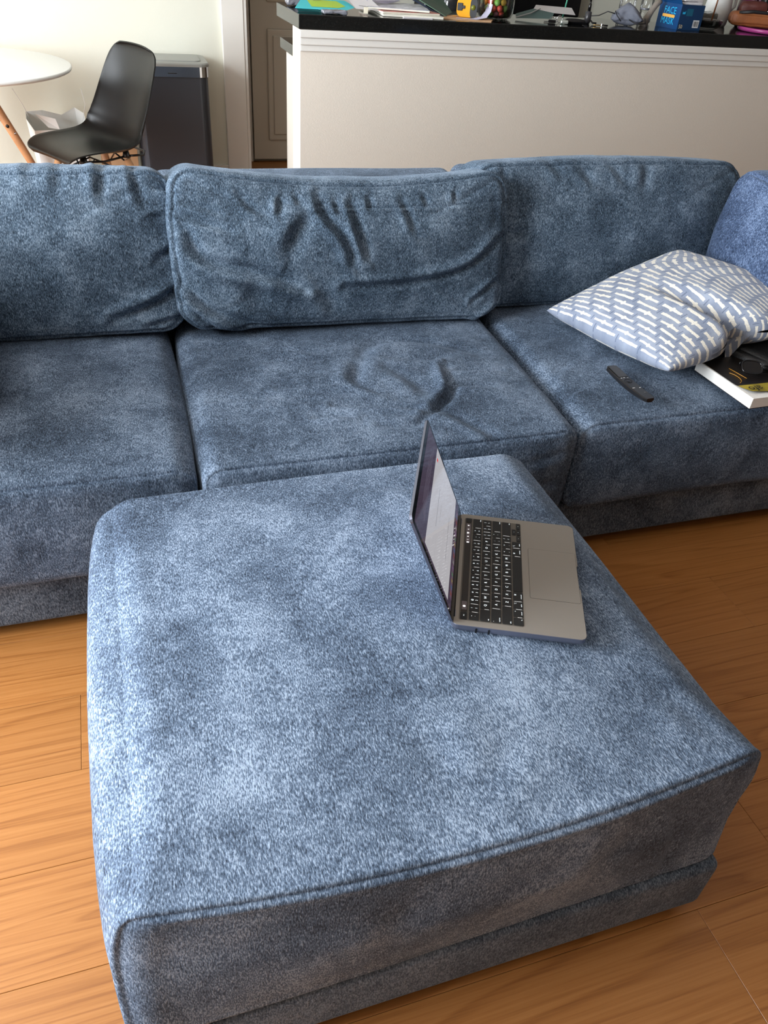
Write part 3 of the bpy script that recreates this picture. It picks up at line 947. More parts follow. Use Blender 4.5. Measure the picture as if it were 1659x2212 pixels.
# key well
U_ = .01911
X0 = -.1385
yb = D2 - .0118          # top of the touch-bar row
kw = slab('key_well', rrect(.2785, .1035, .003, 3), 0, .00008, plain('key_well_grey', srgb(104, 99, 92), .5, metal=.4), lp, loc=(0, yb - .0513, T))
keym = {}
def key(wd, dp, cx_, cy_, leg=None, small=False, h=.0011, name='key', mat=None):
    kk = (round(wd, 4), round(dp, 4))
    if kk not in keym:
        o_ = rrect(wd, dp, .0016, 3)
        n_ = len(o_)
        vs_ = [(x, y_, z) for s_, z in ((1, 0), (1, h - .0002)) for x, y_ in o_] + [(x - math.copysign(.0003, x), y_ - math.copysign(.0003, y_), h) for x, y_ in o_]
        ff = [(i * n_ + k, i * n_ + (k + 1) % n_, (i + 1) * n_ + (k + 1) % n_, (i + 1) * n_ + k) for i in range(2) for k in range(n_)]
        ff.append(tuple(2 * n_ + k for k in range(n_)))
        me = bpy.data.meshes.new('key')
        me.from_pydata(vs_, [], ff)
        me.materials.append(M_key)
        keym[kk] = me
    o = bpy.data.objects.new(name, keym[kk])
    COL.objects.link(o)
    o.parent = lp
    o.location = (cx_, cy_, T + .0002)
    if leg:
        for s_, size, dx, dy in leg:
            me = text_mesh(s_, size)
            me.transform(Matrix.Translation((dx, dy, h + .00008)))
            link('legend', me, M_leg, o, False)
    return o
glow = []
rowh = .0177
kd = rowh - .0021
def row_y(r): return yb - .0145 - rowh * (r + .5)
rows = [
    [('`~', 1)] + [(a + b, 1) for a, b in zip('1234567890-=', '!@#$%^&*()_+')] + [('delete', 1.5)],
    [('tab', 1.5)] + [(c, 1) for c in 'QWERTYUIOP'] + [('[{', 1), (']}', 1), ('\\|', 1)],
    [('caps lock', 1.75)] + [(c, 1) for c in 'ASDFGHJKL'] + [(';:', 1), ('\'"', 1), ('return', 1.75)],
    [('shift', 2.25)] + [(c, 1) for c in 'ZXCVBNM'] + [(',<', 1), ('.>', 1), ('/?', 1), ('shift', 2.25)],
    [('fn', 1), ('control', 1), ('option', 1), ('command', 1.25), ('', 5), ('command', 1.25), ('option', 1)]]
for r_, rw in enumerate(rows):
    x = X0
    for ki, (lab, wu) in enumerate(rw):
        wd = wu * U_ - .0021
        cx_, cy_ = x + wu * U_ / 2, row_y(r_)
        if lab in ('delete', 'return') or (lab == 'shift' and ki > 0):
            lg = [(lab, .0026, wd / 2 - .0045, -kd / 2 + .0025)]
        elif lab in ('tab', 'shift'):
            lg = [(lab, .0028, -wd / 2 + .0038, -kd / 2 + .0025)]
        elif lab == 'caps lock':
            lg = [(lab, .0026, -wd / 2 + .0068, -kd / 2 + .0025), ('•', .003, -wd / 2 + .002, .004)]
        elif lab == 'fn':
            lg = [(lab, .003, .004, -kd / 2 + .0025)]
        elif lab in ('control', 'option', 'command'):
            lg = [(lab, .0027, 0, -kd / 2 + .0025), ({'control': '^', 'option': '⌥', 'command': '⌘'}[lab], .0042, (.004 if ki < 4 else -.004), .0042)]
        elif len(lab) == 2:
            lg = [(lab[1], .0046, 0, .0038), (lab[0], .0050, 0, -.0034)]
        elif len(lab) == 1:
            lg = [(lab, .0062, 0, 0)]
        else:
            lg = None
        key(wd, kd, cx_, cy_, lg)
        if ki > 0 and lab != '':
            g0 = x + .00015
            hh = kd * .38
            glow.append((g0 - .0002, cy_ - hh, g0 + .0002, cy_ + hh * (.2 + .8 * ((ki * 7 + r_ * 5) % 3) / 2)))
        x += wu * U_
# arrow block
ax_ = X0 + 11.5 * U_
hd = kd / 2 - .0004
for (dx, up_, s_) in ((0, 0, '◂'), (1, 0, '▾'), (1, 1, '▴'), (2, 0, '▸')):
    key(U_ - .0021, hd, ax_ + (dx + .5) * U_, row_y(4) - kd / 4 + up_ * (kd / 2 + .0002), [(s_, .0036, 0, 0)])
# touch-bar row
tb = .0105
ty_ = yb - .0018 - tb / 2
key(.0165, tb, X0 + .0165 / 2 + .0006, ty_, [('esc', .0028, 0, 0)])
key(.0125, tb, -X0 - .0125 / 2 - .0006, ty_)
M_tb = plain('touch_strip_glass', srgb(34, 28, 25), 0.12)
tbx0, tbx1 = X0 + .0192, -X0 - .0152
tbo = slab('touch_bar', rrect(tbx1 - tbx0, tb, .0012, 3), 0, .0007, M_tb, lp, loc=((tbx0 + tbx1) / 2, ty_, T))
M_pill = plain('touch_strip_button', srgb(70, 62, 62), 0.3, emit=srgb(80, 70, 72), estr=.25)
tw = (tbx1 - tbx0) / 2
slab('button', rrect(.020, tb * .8, .001, 3), 0, .00005, M_pill, tbo, loc=(-tw + .014, 0, .0007))
slab('button', rrect(.058, tb * .8, .001, 3), 0, .00005, M_pill, tbo, loc=(tw - .031, 0, .0007))
dot = [(.0022 * math.cos(a * .5236), .0022 * math.sin(a * .5236)) for a in range(12)]
slab('dot', dot, 0, .00005, plain('white_icon', srgb(240, 240, 240), .4, emit=(1, 1, 1, 1), estr=.9), tbo, loc=(-tw + .012, 0, .0008))
M_ic = bpy.data.materials['white_icon']
for dx, s_, sz in ((.008, '◉', .0038), (.020, '✕', .0042), (.031, '♥', .0042), (.042, '●', .0034), (.051, '❬', .004)):
    me = text_mesh(s_, sz)
    me.transform(Matrix.Translation((tw - dx, 0, .00085)))
    link('icon', me, M_ic, tbo, False)
slab('icon', rrect(.0032, .0040, .0004, 2), 0, .00005, M_ic, tbo, loc=(tw - .059, 0, .0008))
# backlight leaking at the key skirts
gv, gf = [], []
for a, b, c, d in glow:
    o_ = len(gv)
    gv += [(a, b, T + .0009), (c, b, T + .0009), (c, d, T + .0009), (a, d, T + .0009)]
    gf.append((o_, o_ + 1, o_ + 2, o_ + 3))
tag(pyd('key_glow', gv, gf, M_glow, lp), kind='stuff')
# hinge bar
tube('hinge', [(-W2 + .018, D2 - .0012, T - .001), (W2 - .018, D2 - .0012, T - .001)], .0042, M_hinge, lp, seg=12)
for sx in (-1, 1):
    box('hinge_cover', (min(sx * (W2 - .019), sx * (W2 - .034)), D2 - .006, T - .0002), (max(sx * (W2 - .019), sx * (W2 - .034)), D2 - .0022, T + .0004), M_alus, lp)
# lid
ang = 112.6
lidm = Matrix.Translation((0, D2 - .004, T + .001)) @ Matrix.Rotation(R(180 - ang), 4, 'X')
# in lid space: X along hinge, Y away from hinge when lid lies flat back, Z = outward when opened 180 -> screen faces -... build so that screen normal is +Z
def lid_part(o): o.data.transform(lidm); return o
LH = .210
M_scrb = plain('screen_glass_black', srgb(8, 8, 9), 0.06, spec=.6)
lo = [(x, y_ + LH / 2) for x, y_ in rrect(W2 * 2, LH, .010, 5)]
lid = lid_part(slab('lid', lo, -.0046, -.0004, M_alus, lp))
lib = lid_part(slab('bezel', [(x, y_ + LH / 2) for x, y_ in rrect(W2 * 2 - .0016, LH - .0016, .0095, 5)], -.0004, 0, M_scrb, lp))
M_desk = plain('screen_dark_desktop', srgb(20, 16, 24), 0.05, spec=.6, emit=srgb(62, 52, 66), estr=.6)
M_page = plain('screen_page', srgb(30, 30, 32), 0.05, spec=.6, emit=srgb(168, 166, 170), estr=.62)
M_line = plain('screen_line', srgb(10, 10, 12), 0.05, emit=srgb(60, 60, 66), estr=.6)
M_dock = plain('screen_dock', srgb(20, 18, 24), 0.05, emit=srgb(96, 76, 92), estr=.5)
disp = lid_part(slab('display', [(x, y_ + LH / 2 + .004) for x, y_ in rrect(.2876, .1800, .0005, 1)], 0, .0001, M_desk, lp))
def scr(name, x0, y0, x1, y1, m, z=.00016):
    o = pyd(name, [(x0, y0, z), (x1, y0, z), (x1, y1, z), (x0, y1, z)], [(0, 1, 2, 3)], m, disp)
    o.data.transform(lidm)
    return o
scr('page', -.136, .036, .143, .152, M_page)
scr('text_line', -.05, .118, .06, .1188, M_line, .0002)
scr('text_line', -.07, .062, .05, .0628, M_line, .0002)
scr('text_line', -.02, .104, .03, .1044, M_line, .0002)
for k in range(4): scr('text_line', -.10 + k * .01, .166 + k * .0045, .12 - k * .02, .1666 + k * .0045, plain('screen_text', srgb(40, 40, 46), .1, emit=srgb(120, 112, 128), estr=.5), .0002)
scr('dock', -.12, .019, .12, .029, M_dock)
for k in range(14):
    cc = [(200, 60, 60), (70, 130, 220), (210, 170, 70), (80, 180, 110), (170, 110, 200), (220, 220, 220)][k % 6]
    scr('dock_icon', -.112 + k * .0162, .0205, -.112 + k * .0162 + .0085, .0275, plain('dock_icon_%d' % k, srgb(*[int(60 + q * .45) for q in cc]), .2, emit=srgb(*[int(60 + q * .4) for q in cc]), estr=.2), .0002)
scr('red_badge', .108, .142, .118, .147, plain('red_badge', srgb(180, 40, 30), .2, emit=srgb(190, 50, 40), estr=.6), .00022)

# ------------------------------------------------------------------ remote
rm = empty('remote_control', (1.168, 1.447, .4745), (R(0), 0, R(90 + 2)), label='slim curved black remote control beside the patterned pillow', cat='remote')
nx_ = 24
vs, fs_ = [], []
for i in range(nx_ + 1):
    t = i / nx_ * 2 - 1
    xx = t * .088
    zc = .006 * t * t                       # both ends curve up
    hw = .0175 * (1 - .12 * max(0, -t)) * (1 - max(0, abs(t) - .93) / .07 * .35)
    th_ = .0085 * (1 - .35 * t * t)
    for (a, b) in ((-1, .75), (-.8, 1), (.8, 1), (1, .75), (1, -.2), (.55, -1), (-.55, -1), (-1, -.2)):
        vs.append((xx, a * hw, zc + b * th_))
for i in range(nx_):
    for k in range(8):
        fs_.append((i * 8 + k, (i + 1) * 8 + k, (i + 1) * 8 + (k + 1) % 8, i * 8 + (k + 1) % 8))
fs_.append(tuple(range(8))); fs_.append(tuple(nx_ * 8 + k for k in range(8))[::-1])
M_rem = plain('remote_black', srgb(24, 24, 26), 0.32)
pyd('body', vs, fs_, M_rem, rm, False)
M_mark = plain('remote_marking', srgb(210, 210, 210), .5)
M_rpl = plain('remote_grey_top', srgb(52, 52, 54), 0.35)
pyd('top_panel', [(.030, -.0135, .0096), (.084, -.0125, .0126), (.084, .0125, .0126), (.030, .0135, .0096), (.030, -.0135, .0086), (.030, .0135, .0086)], [(0, 1, 2, 3), (4, 0, 3, 5)], M_rpl, rm)
ring = [((.0095) * math.cos(a * .3491), .0095 * math.sin(a * .3491), 0) for a in range(18)]
tube('direction_ring', [(p[0] + .008, p[1], .0089) for p in ring], .0006, M_blackm, rm, seg=6, closed=True)
slab('select_button', [(.0055 * math.cos(a * .5236), .0055 * math.sin(a * .5236)) for a in range(12)], 0, .0008, M_rem, rm, loc=(.008, 0, .0086))
for (xx, yy, sx_, sy_) in ((.0245, .009, .0016, .003), (.0255, 0.001, .0016, .003), (.0235, -.009, .0012, .002), (-.028, .008, .0013, .0065), (-.030, -.009, .0016, .0035)):
    box('button', (xx - sx_, yy - sy_ / 2, .0088), (xx + sx_ * .4, yy + sy_ / 2, .0094), M_mark, rm)
slab('button', [(.003 * math.cos(a * .5236), .003 * math.sin(a * .5236)) for a in range(12)], 0, .0008, plain('remote_grey_button', srgb(80, 80, 82), .5), rm, loc=(-.056, -.006, .0098))

# ------------------------------------------------------------------ book, sunglasses and bag on the right seat
bk = empty('book', (1.425, 1.300, .462), (0, R(1.0), R(3)), label='thick paperback with yellow and black cover lying under the patterned pillow', cat='book')
M_pages = plain('book_pages', srgb(232, 230, 224), .8, bump=.4, bscale=500)
bm = bmesh.new()
add_box(bm, (0, 0, .001), (.142, .212, .029), .0008, 1)
bm_obj('page_block', bm, M_pages, bk)
M_cov = plain('book_cover_black', srgb(22, 16, 12), .35, vary=.5, vscale=30)
M_yel = plain('book_cover_yellow', srgb(168, 150, 48), .4, vary=.35, vscale=25)
# curled cover: the near corner lifts
def cover(name, x0, x1, y0, y1, m, z=.030):
    vs, fs_ = [], []
    nn_ = 14
    for i in range(nn_ + 1):
        for j in range(nn_ + 1):
            x_ = x0 + (x1 - x0) * i / nn_; y_ = y0 + (y1 - y0) * j / nn_
            c_ = max(0, 1 - y_ / .075) * max(0, 1 - x_ / .14)
            vs.append((x_ + .010 * c_, y_ + .012 * c_, z + .010 * c_ ** 1.5))
    for i in range(nn_):
        for j in range(nn_):
            a = i * (nn_ + 1) + j
            fs_.append((a, a + nn_ + 1, a + nn_ + 2, a + 1))
    return pyd(name, vs, fs_, m, bk, True)
cv = cover('cover', 0.004, .142, 0.012, .212, M_cov, .0296)
cover('cover_band', 0.004, .142, 0.012, .062, M_yel, .0300)
box('cover_back', (0, 0, 0), (.142, .212, .0009), M_cov, bk)
text('cover_lettering', 'afo', .034, M_hinge, bk, Matrix.Translation((.040, .038, .0348)) @ Matrix.Rotation(R(180), 4, 'Z'))
M_or = plain('cover_gold', srgb(170, 120, 40), .5)
tube('cover_line', [(.020 + .022 * math.cos(a), .105 + .03 * math.sin(a), .0312) for a in [R(q) for q in range(-80, 60, 10)]], .0009, M_or, bk, seg=5)
tube('cover_line', [(.052, .150, .0312), (.060, .092, .0312)], .0010, M_or, bk, seg=5)

sg = empty('sunglasses', (1.530, 1.385, .499), (R(-58), R(0), R(-22)), label='black sunglasses lying on the yellow and black book', cat='sunglasses')
for sx in (-1, 1):
    ov = [(sx * .034 + .026 * math.copysign(abs(math.cos(a)) ** .7, math.cos(a)), 0, .003 + .020 * (1 + math.copysign(abs(math.sin(a)) ** .7, math.sin(a)))) for a in [R(q) for q in range(0, 360, 15)]]
    rim = tube('rim', ov, .0022, M_black, sg, seg=8, closed=True)
    pyd('lens', [(x, 0.0, z) for x, _, z in ov], [tuple(range(len(ov)))], M_black, sg)
    tube('temple', [(sx * .062, .002, .036), (sx * .063, .008, .034), (sx * .055, .014 + .004 * sx, .030), (sx * -.03, .018 + .005 * sx, .024), (sx * -.055, .020 + .005 * sx, .014)], .0022, M_black, sg, seg=8)
tube('bridge', [(-.010, 0, .028), (0, -.001, .031), (.010, 0, .028)], .0022, M_black, sg, seg=8)
M_leath = plain('black_leather', srgb(12, 12, 13), .42, bump=.5, bscale=220)
bg = cushion('body', (.26, .20, .050), .022, .025, (30, 24, 12), M_leath, None, bulge=(.01, .01, .01), noise=.004, nscale=22, seed=70, groove=.002)
hb = empty('handbag', (1.67, 1.56, .488), (0, 0, R(20)), label='black leather handbag under the patterned pillow at the right frame edge', cat='bag')
bg.parent = hb
tube('strap', [(-.12, -.11, -.02), (-.09, -.15, -.034), (0, -.17, -.036), (.10, -.15, -.034), (.13, -.11, -.02)], .005, M_leath, hb, seg=8)

# ------------------------------------------------------------------ dining corner: table, chair, bin, paper bag
M_wood = plain('beech_wood', srgb(206, 152, 108), .45, vary=.12, vscale=25, bump=.05)
M_white = plain('white_laminate', srgb(238, 240, 238), .3)
M_cut = plain('table_edge', srgb(214, 208, 200), .4)
M_wire = plain('black_wire', srgb(18, 18, 19), .35)
tb_ = empty('dining_table', (-.640, 4.325, 0), label='round white dining table on splayed beech legs', cat='table')
RT = .525
lathe('tabletop', [(0, .712), (RT - .012, .712), (RT - .003, .716), (RT, .722), (RT - .001, .728), (RT - .006, .7305), (0, .7305)], M_white, tb_, seg=96)
for a in (28, 118, 208, 298):
    c_, s_ = math.cos(R(a)), math.sin(R(a))
    tube('leg', [(.10 * c_, .10 * s_, .71), (.26 * c_, .26 * s_, .35), (.41 * c_, .41 * s_, 0)], [.021, .019, .013], M_wood, tb_, seg=16)
wires = []
for a in (28, 118, 208, 298):
    c_, s_ = math.cos(R(a)), math.sin(R(a))
    c2, s2 = math.cos(R(a + 90)), math.sin(R(a + 90))
    for za, zb in ((.46, .69), (.46, .60)):
        wires.append(tube_data([(.212 * c_, .212 * s_, za), (.06 * c2, .06 * s2, zb)], .004, 8))
V_, F_ = join_data(wires)
pyd('wire_brace', V_, F_, M_wire, tb_, True)
for a in (28, 118, 208, 298):
    c_, s_ = math.cos(R(a)), math.sin(R(a))
    lathe('bolt', [(0, -.008), (.009, -.008), (.009, .006), (0, .010)], M_wire, tb_, seg=12, loc=(.205 * c_ + .012 * s_, .205 * s_ - .012 * c_, .455), rot=(R(90), 0, R(a)))
    lathe('screw', [(0, -.001), (.006, 0), (0, .003)], M_chrome, tb_, seg=12, loc=(.232 * c_ + .020 * s_, .232 * s_ - .020 * c_, .42), rot=(R(90), 0, R(a)))

def make_chair():
    ch = empty('dining_chair', (-.065, 4.10, 0), (0, 0, R(-60)), label='black moulded plastic dining chair beside the white table', cat='chair')
    # profile in local YZ (front = -Y), swept with width
    prof = [(-.225, .408), (-.232, .425), (-.215, .440), (-.17, .447), (-.10, .443), (-.02, .434), (.05, .428), (.11, .432), (.155, .452), (.185, .49), (.205, .54), (.222, .60), (.237, .66), (.252, .72), (.264, .77), (.270, .80), (.270, .822), (.262, .834)]
    width = [.150, .18, .20, .22, .230, .234, .234, .232, .228, .223, .218, .213, .207, .199, .188, .174, .150, .105]
    lift = [.0, .0, .004, .012, .022, .034, .046, .062, .075, .080, .072, .058, .045, .032, .020, .012, .006, .002]
    P2 = smooth_poly(np.array(prof), 4); Wd = np.interp(np.linspace(0, len(prof) - 1, len(P2)), range(len(prof)), width); Lf = np.interp(np.linspace(0, len(prof) - 1, len(P2)), range(len(prof)), lift)
    n_u = 28
    V, F = [], []
    m_ = len(P2)
    tan = np.gradient(P2, axis=0); tan /= np.linalg.norm(tan, axis=1)[:, None]
    nor = np.stack([-tan[:, 1], tan[:, 0]], 1)          # towards the sitter
    for i in range(m_):
        for k in range(n_u + 1):
            t = k / n_u * 2 - 1
            up_ = Lf[i] * (abs(t) ** 2.6)
            dish = -.006 * (1 - t * t)
            y_ = P2[i][0] + nor[i][0] * (up_ + dish)
            z_ = P2[i][1] + nor[i][1] * (up_ + dish)
            V.append((t * Wd[i], y_, z_))
    for i in range(m_ - 1):
        for k in range(n_u):
            a = i * (n_u + 1) + k
            F.append((a, a + 1, a + n_u + 2, a + n_u + 1))
    sh = pyd('seat_shell', V, F, plain('black_moulded_plastic', srgb(11, 12, 12), .36, bump=.05, bscale=500, spec=.4), ch, True)
    md = sh.modifiers.new('s', 'SOLIDIFY'); md.thickness = .006; md.offset = -1
    mb = sh.modifiers.new('b', 'BEVEL'); mb.width = .002; mb.segments = 2
    for sx in (-1, 1):
        for y_, yf in ((-.13, -.235), (.10, .245)):
            tube('leg', [(sx * .10, y_, .385), (sx * .22, yf, 0)], [.0165, .0115], M_wood, ch, seg=14)
    wl = []
    for sx in (-1, 1):
        wl.append(tube_data([(sx * .10, -.13, .40), (sx * .13, -.03, .398), (sx * .10, .10, .40)], .005, 8))
        wl.append(tube_data([(sx * .125, -.15, .31), (sx * .02, -.02, .385), (sx * .125, .125, .31)], .004, 8))
        wl.append(tube_data([(-.12, sx * .14, .33), (0, sx * .10, .395), (.12, sx * .14, .33)], .004, 8))
        wl.append(tube_data([(sx * .10, .10, .40), (sx * .14, .17, .405), (sx * .10, .20, .41), (0, .20, .41)], .005, 8))
    V_, F_ = join_data(wl)
    pyd('wire_base', V_, F_, M_wire, ch, True)
    for sx in (-1, 1):
        for y_ in (-.12, .10):
            lathe('shell_mount', [(.02, 0), (.016, .012), (.012, .03)], M_wire, ch, seg=12, loc=(sx * .10, y_, .395))
    return ch
make_chair()

tc_ = empty('trash_can', (.352, 4.770, 0), label='dark steel trash can with chrome rim behind the black chair', cat='trash can')
M_can = plain('dark_steel', srgb(72, 77, 86), .34, metal=.35, bump=.03, bscale=600)
slab('body', rrect(.385, .30, .05, 8), .01, .648, M_can, tc_, smooth=False)
slab('rim', rrect(.398, .312, .052, 8), .648, .695, M_chrome, tc_)
slab('lid', rrect(.402, .316, .052, 8), .695, .712, plain('lid_grey', srgb(150, 152, 148), .45), tc_, ch=.006)
slab('lid_panel', rrect(.33, .22, .04, 8), .712, .717, bpy.data.materials['lid_grey'], tc_, ch=.005)
box('maker_plate', (-.015, -.1575, .663), (.030, -.1558, .667), M_blackm, tc_)
box('pedal', (-.05, -.19, .01), (.05, -.15, .03), M_steel, tc_, bev=.004)
slab('base_ring', rrect(.39, .305, .05, 8), 0, .012, M_blackm, tc_)

pb = empty('paper_bag', (-.235, 4.66, 0), (0, 0, R(8)), label='open white paper shopping bag standing behind the black chair', cat='bag')
M_pap = plain('white_paper', srgb(232, 232, 228), .7, bump=.1, bscale=60)
def sheet(name, vs, fs, parent, mat, th=.0012):
    o = pyd(name, vs, fs, mat, parent, False)
    m_ = o.modifiers.new('s', 'SOLIDIFY'); m_.thickness = th
    return o
bx0, bx1, by0, by1 = -.12, .12, -.065, .065
bv_ = [(bx0, by0, 0), (bx1, by0, 0), (bx1, by1, 0), (bx0, by1, 0),
       (bx0 - .004, by0 - .004, .40), (.02, by0 - .012, .402), (bx1 - .01, by0 - .006, .405), (bx1 + .012, by0 + .02, .425), (bx1 + .02, by1 - .03, .455), (bx1 - .02, by1 + .004, .478), (.03, by1, .445), (-.06, by1, .468), (bx0 - .022, by1 - .01, .465), (bx0 - .030, by0 + .05, .445)]
bf2 = [(0, 1, 6, 5), (0, 5, 4), (1, 2, 8, 7), (1, 7, 6), (2, 3, 11, 10), (2, 10, 9), (2, 9, 8), (3, 12, 11), (3, 0, 4), (3, 4, 13), (3, 13, 12), (3, 2, 1, 0)]
sheet('bag_body', bv_, bf2, pb, M_pap)
sheet('flap', [(bx0 + .015, by0 + .03, .470), (-.015, by0 - .002, .452), (-.003, by0 - .010, .404), (-.055, by0 - .004, .412)], [(0, 3, 2, 1)], pb, M_pap)
for sx in (-1, 1):
    tube('handle', [(sx * .125, .02, .42), (sx * .15, .02, .50), (sx * .185 if sx < 0 else .14, .02, .575)], .0018, M_pap, pb, seg=6)
# tan cardboard box and low dark box on the floor between the chair and the bin
M_kraft = plain('kraft_cardboard', srgb(196, 156, 118), .8, bump=.1, vary=.05, vscale=12)
cb = empty('cardboard_box', (.075, 4.72, 0), (0, 0, R(4)), label='tan cardboard box behind the chair seat, left of the trash can', cat='box')
box('body', (-.12, -.09, 0), (.06, .09, .42), M_kraft, cb, bev=.001, seg=1)
pyd('flap', [(-.12, -.09, .421), (.06, -.09, .421), (.05, -.14, .45), (-.11, -.14, .45)], [(0, 1, 2, 3)], M_kraft, cb)

# ------------------------------------------------------------------ things on the bar
CZ = 1.0703
def paper(name, pts, z, mat, label, cat, curl=None, th=.0006, group=None):
    """flat polygon sheet with thickness, optional per-corner lift"""
    n_ = len(pts)
    cu = curl or [0] * n_
    vs = [(p[0], p[1], z + c) for p, c in zip(pts, cu)] + [(p[0], p[1], z + c + th) for p, c in zip(pts, cu)]
    fs_ = [tuple(range(n_))[::-1], tuple(range(n_, 2 * n_))] + [(k, (k + 1) % n_, n_ + (k + 1) % n_, n_ + k) for k in range(n_)]
    o = pyd(name, vs, fs_, mat, None, False)
    tag(o, label, cat, group)
    return o
M_cyan = plain('cyan_card', srgb(70, 205, 215), .55)
M_lime = plain('lime_card', srgb(178, 214, 74), .55)
M_wp = plain('white_sheet', srgb(222, 220, 222), .6)
M_lav = plain('lavender_sheet', srgb(200, 198, 220), .55)
M_silver = plain('clear_wrap', srgb(160, 162, 172), .2, metal=.5, bump=1.0, bscale=60)
cy = empty('gift_card', (.83, 3.40, CZ), label='cyan and lime folded card on the left end of the bar', cat='card')
pyd('sheet', [(-.105, -.06, .012), (.085, -.085, .013), (.150, .00, .018), (.14, .15, .026), (-.03, .16, .028), (-.105, -.06, .0105), (.085, -.085, .0115)], [(0, 1, 2, 3, 4), (0, 5, 6, 1)], M_cyan, cy)
pyd('green_panel', [(-.035, -.030, .0155), (.065, -.045, .0160), (.105, .00, .0182), (.10, .12, .0250), (-.02, .125, .0265)], [(0, 1, 2, 3, 4)], M_lime, cy)
pyd('underside', [(-.09, -.05, .0), (.06, -.09, .0), (.085, -.08, .010), (-.10, -.058, .010)], [(0, 1, 2, 3)], plain('dark_teal', srgb(30, 84, 84), .5), cy)
wrp = cushion('plastic_wrap', (.13, .10, .035), .012, .012, (20, 16, 8), M_silver, None, noise=.007, nscale=90, seed=80, groove=0, loc=(.80, 3.56, CZ + .022))
tag(wrp, 'crumpled shiny clear plastic wrap behind the cyan card', 'wrapper')
wr2 = cushion('plastic_wrap', (.09, .04, .010), .004, .004, (20, 10, 6), M_silver, None, noise=.004, nscale=110, seed=81, groove=0, loc=(.865, 3.305, CZ + .008))
tag(wr2, 'crushed shiny plastic scrap under the front of the cyan card', 'wrapper')
wp = empty('price_tag_sheet', (1.015, 3.415, CZ), label='white printed sheet with small tag standing between cyan card and magazines', cat='paper')
pyd('sheet', [(-.085, .03, .045), (-.045, -.04, .015), (.045, -.055, .0135), (.060, -.03, .018), (.02, .09, .060), (-.07, .10, .062)], [(0, 1, 2, 3, 4, 5)], M_wp, wp)
pyd('tag', [(-.020, -.062, .024), (-.003, -.064, .024), (-.008, -.078, .004), (-.025, -.074, .004)], [(0, 1, 2, 3)], plain('cream_tag', srgb(222, 216, 196), .6), wp)
pyd('printed_line', [(-.030, -.028, .0245), (.030, -.040, .0205), (.030, -.038, .0216), (-.030, -.026, .0256)], [(0, 1, 2, 3)], M_groove, wp)
# stack of magazines: three of them, slightly fanned
mag_cols = [srgb(222, 220, 205), srgb(206, 120, 110), srgb(196, 200, 214)]
for k, (rz_, dx_, dy_, th_, lab) in enumerate(((-6, 0, 0, .008, 'white edged magazine lying lowest in the stack on the bar'), (4, -.015, .03, .006, 'red and pink covered magazine in the middle of the stack on the bar'),
                                         (-14, -.03, .05, .006, 'pale lavender covered magazine on top of the stack on the bar'))):
    mg = empty('magazine', (1.185 + dx_, 3.40 + dy_, CZ + .0005 + k * .0085), (0, 0, R(rz_)), label=lab, cat='magazine', group='magazines stacked on the bar')
    box('page_block', (-.115, -.10, 0), (.125, .17, th_), plain('magazine_pages', srgb(226, 222, 208), .6, bump=.2, bscale=300), mg, bev=.001, seg=1)
    box('cover', (-.116, -.101, th_), (.126, .171, th_ + .0006), plain('magazine_cover_%d' % k, mag_cols[k], .25, vary=.35, vscale=35), mg)
paper('envelope', [(1.135, 3.285), (1.255, 3.290), (1.26, 3.32), (1.14, 3.32)], CZ, M_wp, 'thin white folded leaflet poking out under the front of the magazines', 'paper', th=.004)
paper('loose_sheet', [(1.02, 3.60), (1.03, 3.44), (1.13, 3.50), (1.21, 3.56), (1.14, 3.65)], CZ + .026, M_lav, 'pale lavender curled sheet lying loose behind the magazines', 'paper', curl=[.02, .012, .0, .008, .03])
paper('loose_sheet', [(1.06, 3.66), (1.11, 3.56), (1.27, 3.60), (1.20, 3.67)], CZ + .046, plain('pink_white_sheet', srgb(216, 206, 218), .5), 'pinkish white sheet fanned highest behind the magazines', 'paper', curl=[.022, .004, .0, .02])
fo = empty('folder', (1.28, 3.49, CZ), label='dark green folder sloping down onto the bar beside the tape measure', cat='folder')
M_green = plain('dark_green_card', srgb(52, 78, 66), .45)
pyd('cover', [(.065, -.10, .003), (.125, -.02, .012), (.09, .16, .095), (-.05, .12, .105), (-.09, .02, .078)], [(0, 1, 2, 3, 4)], M_green, fo)
pyd('inner_sheet', [(.062, -.108, .001), (-.095, .012, .074), (-.10, .005, .066), (.055, -.110, .000)], [(0, 1, 2, 3)], plain('dark_blue_card', srgb(30, 44, 62), .4), fo)
pyd('edge_strip', [(.068, -.104, .004), (-.088, .016, .080), (-.0905, .014, .0780), (.066, -.108, .002)], [(0, 1, 2, 3)], plain('pale_green_edge', srgb(120, 158, 138), .4), fo)
# tape measure
tm = empty('tape_measure', (1.437, 3.405, CZ + .0035), (0, 0, R(-22)), label='yellow and black tape measure on the bar beside the candy jar', cat='tape measure')
M_ty = plain('yellow_plastic', srgb(236, 170, 40), .35)
M_tg = plain('dark_grey_rubber', srgb(62, 64, 66), .55)
def d_out(w_, h_):
    o_ = []
    for (x, z) in rrect(w_, h_, .02, 6): o_.append((x, z))
    return o_
def side_slab(name, outl, y0, y1, mat, parent):
    n_ = len(outl)
    vs = [(x, y0, z) for x, z in outl] + [(x, y1, z) for x, z in outl]
    fs_ = [tuple(range(n_)), tuple(range(n_, 2 * n_))[::-1]] + [(k, n_ + k, n_ + (k + 1) % n_, (k + 1) % n_) for k in range(n_)]
    return pyd(name, vs, fs_, mat, parent, False)
side_slab('body', [(x, z + .033) for x, z in d_out(.074, .064)], -.020, .024, M_ty, tm)
side_slab('rear_grip', [(x * .38 + .030, z * 1.03 + .034) for x, z in d_out(.074, .064)], -.0225, .027, M_tg, tm)
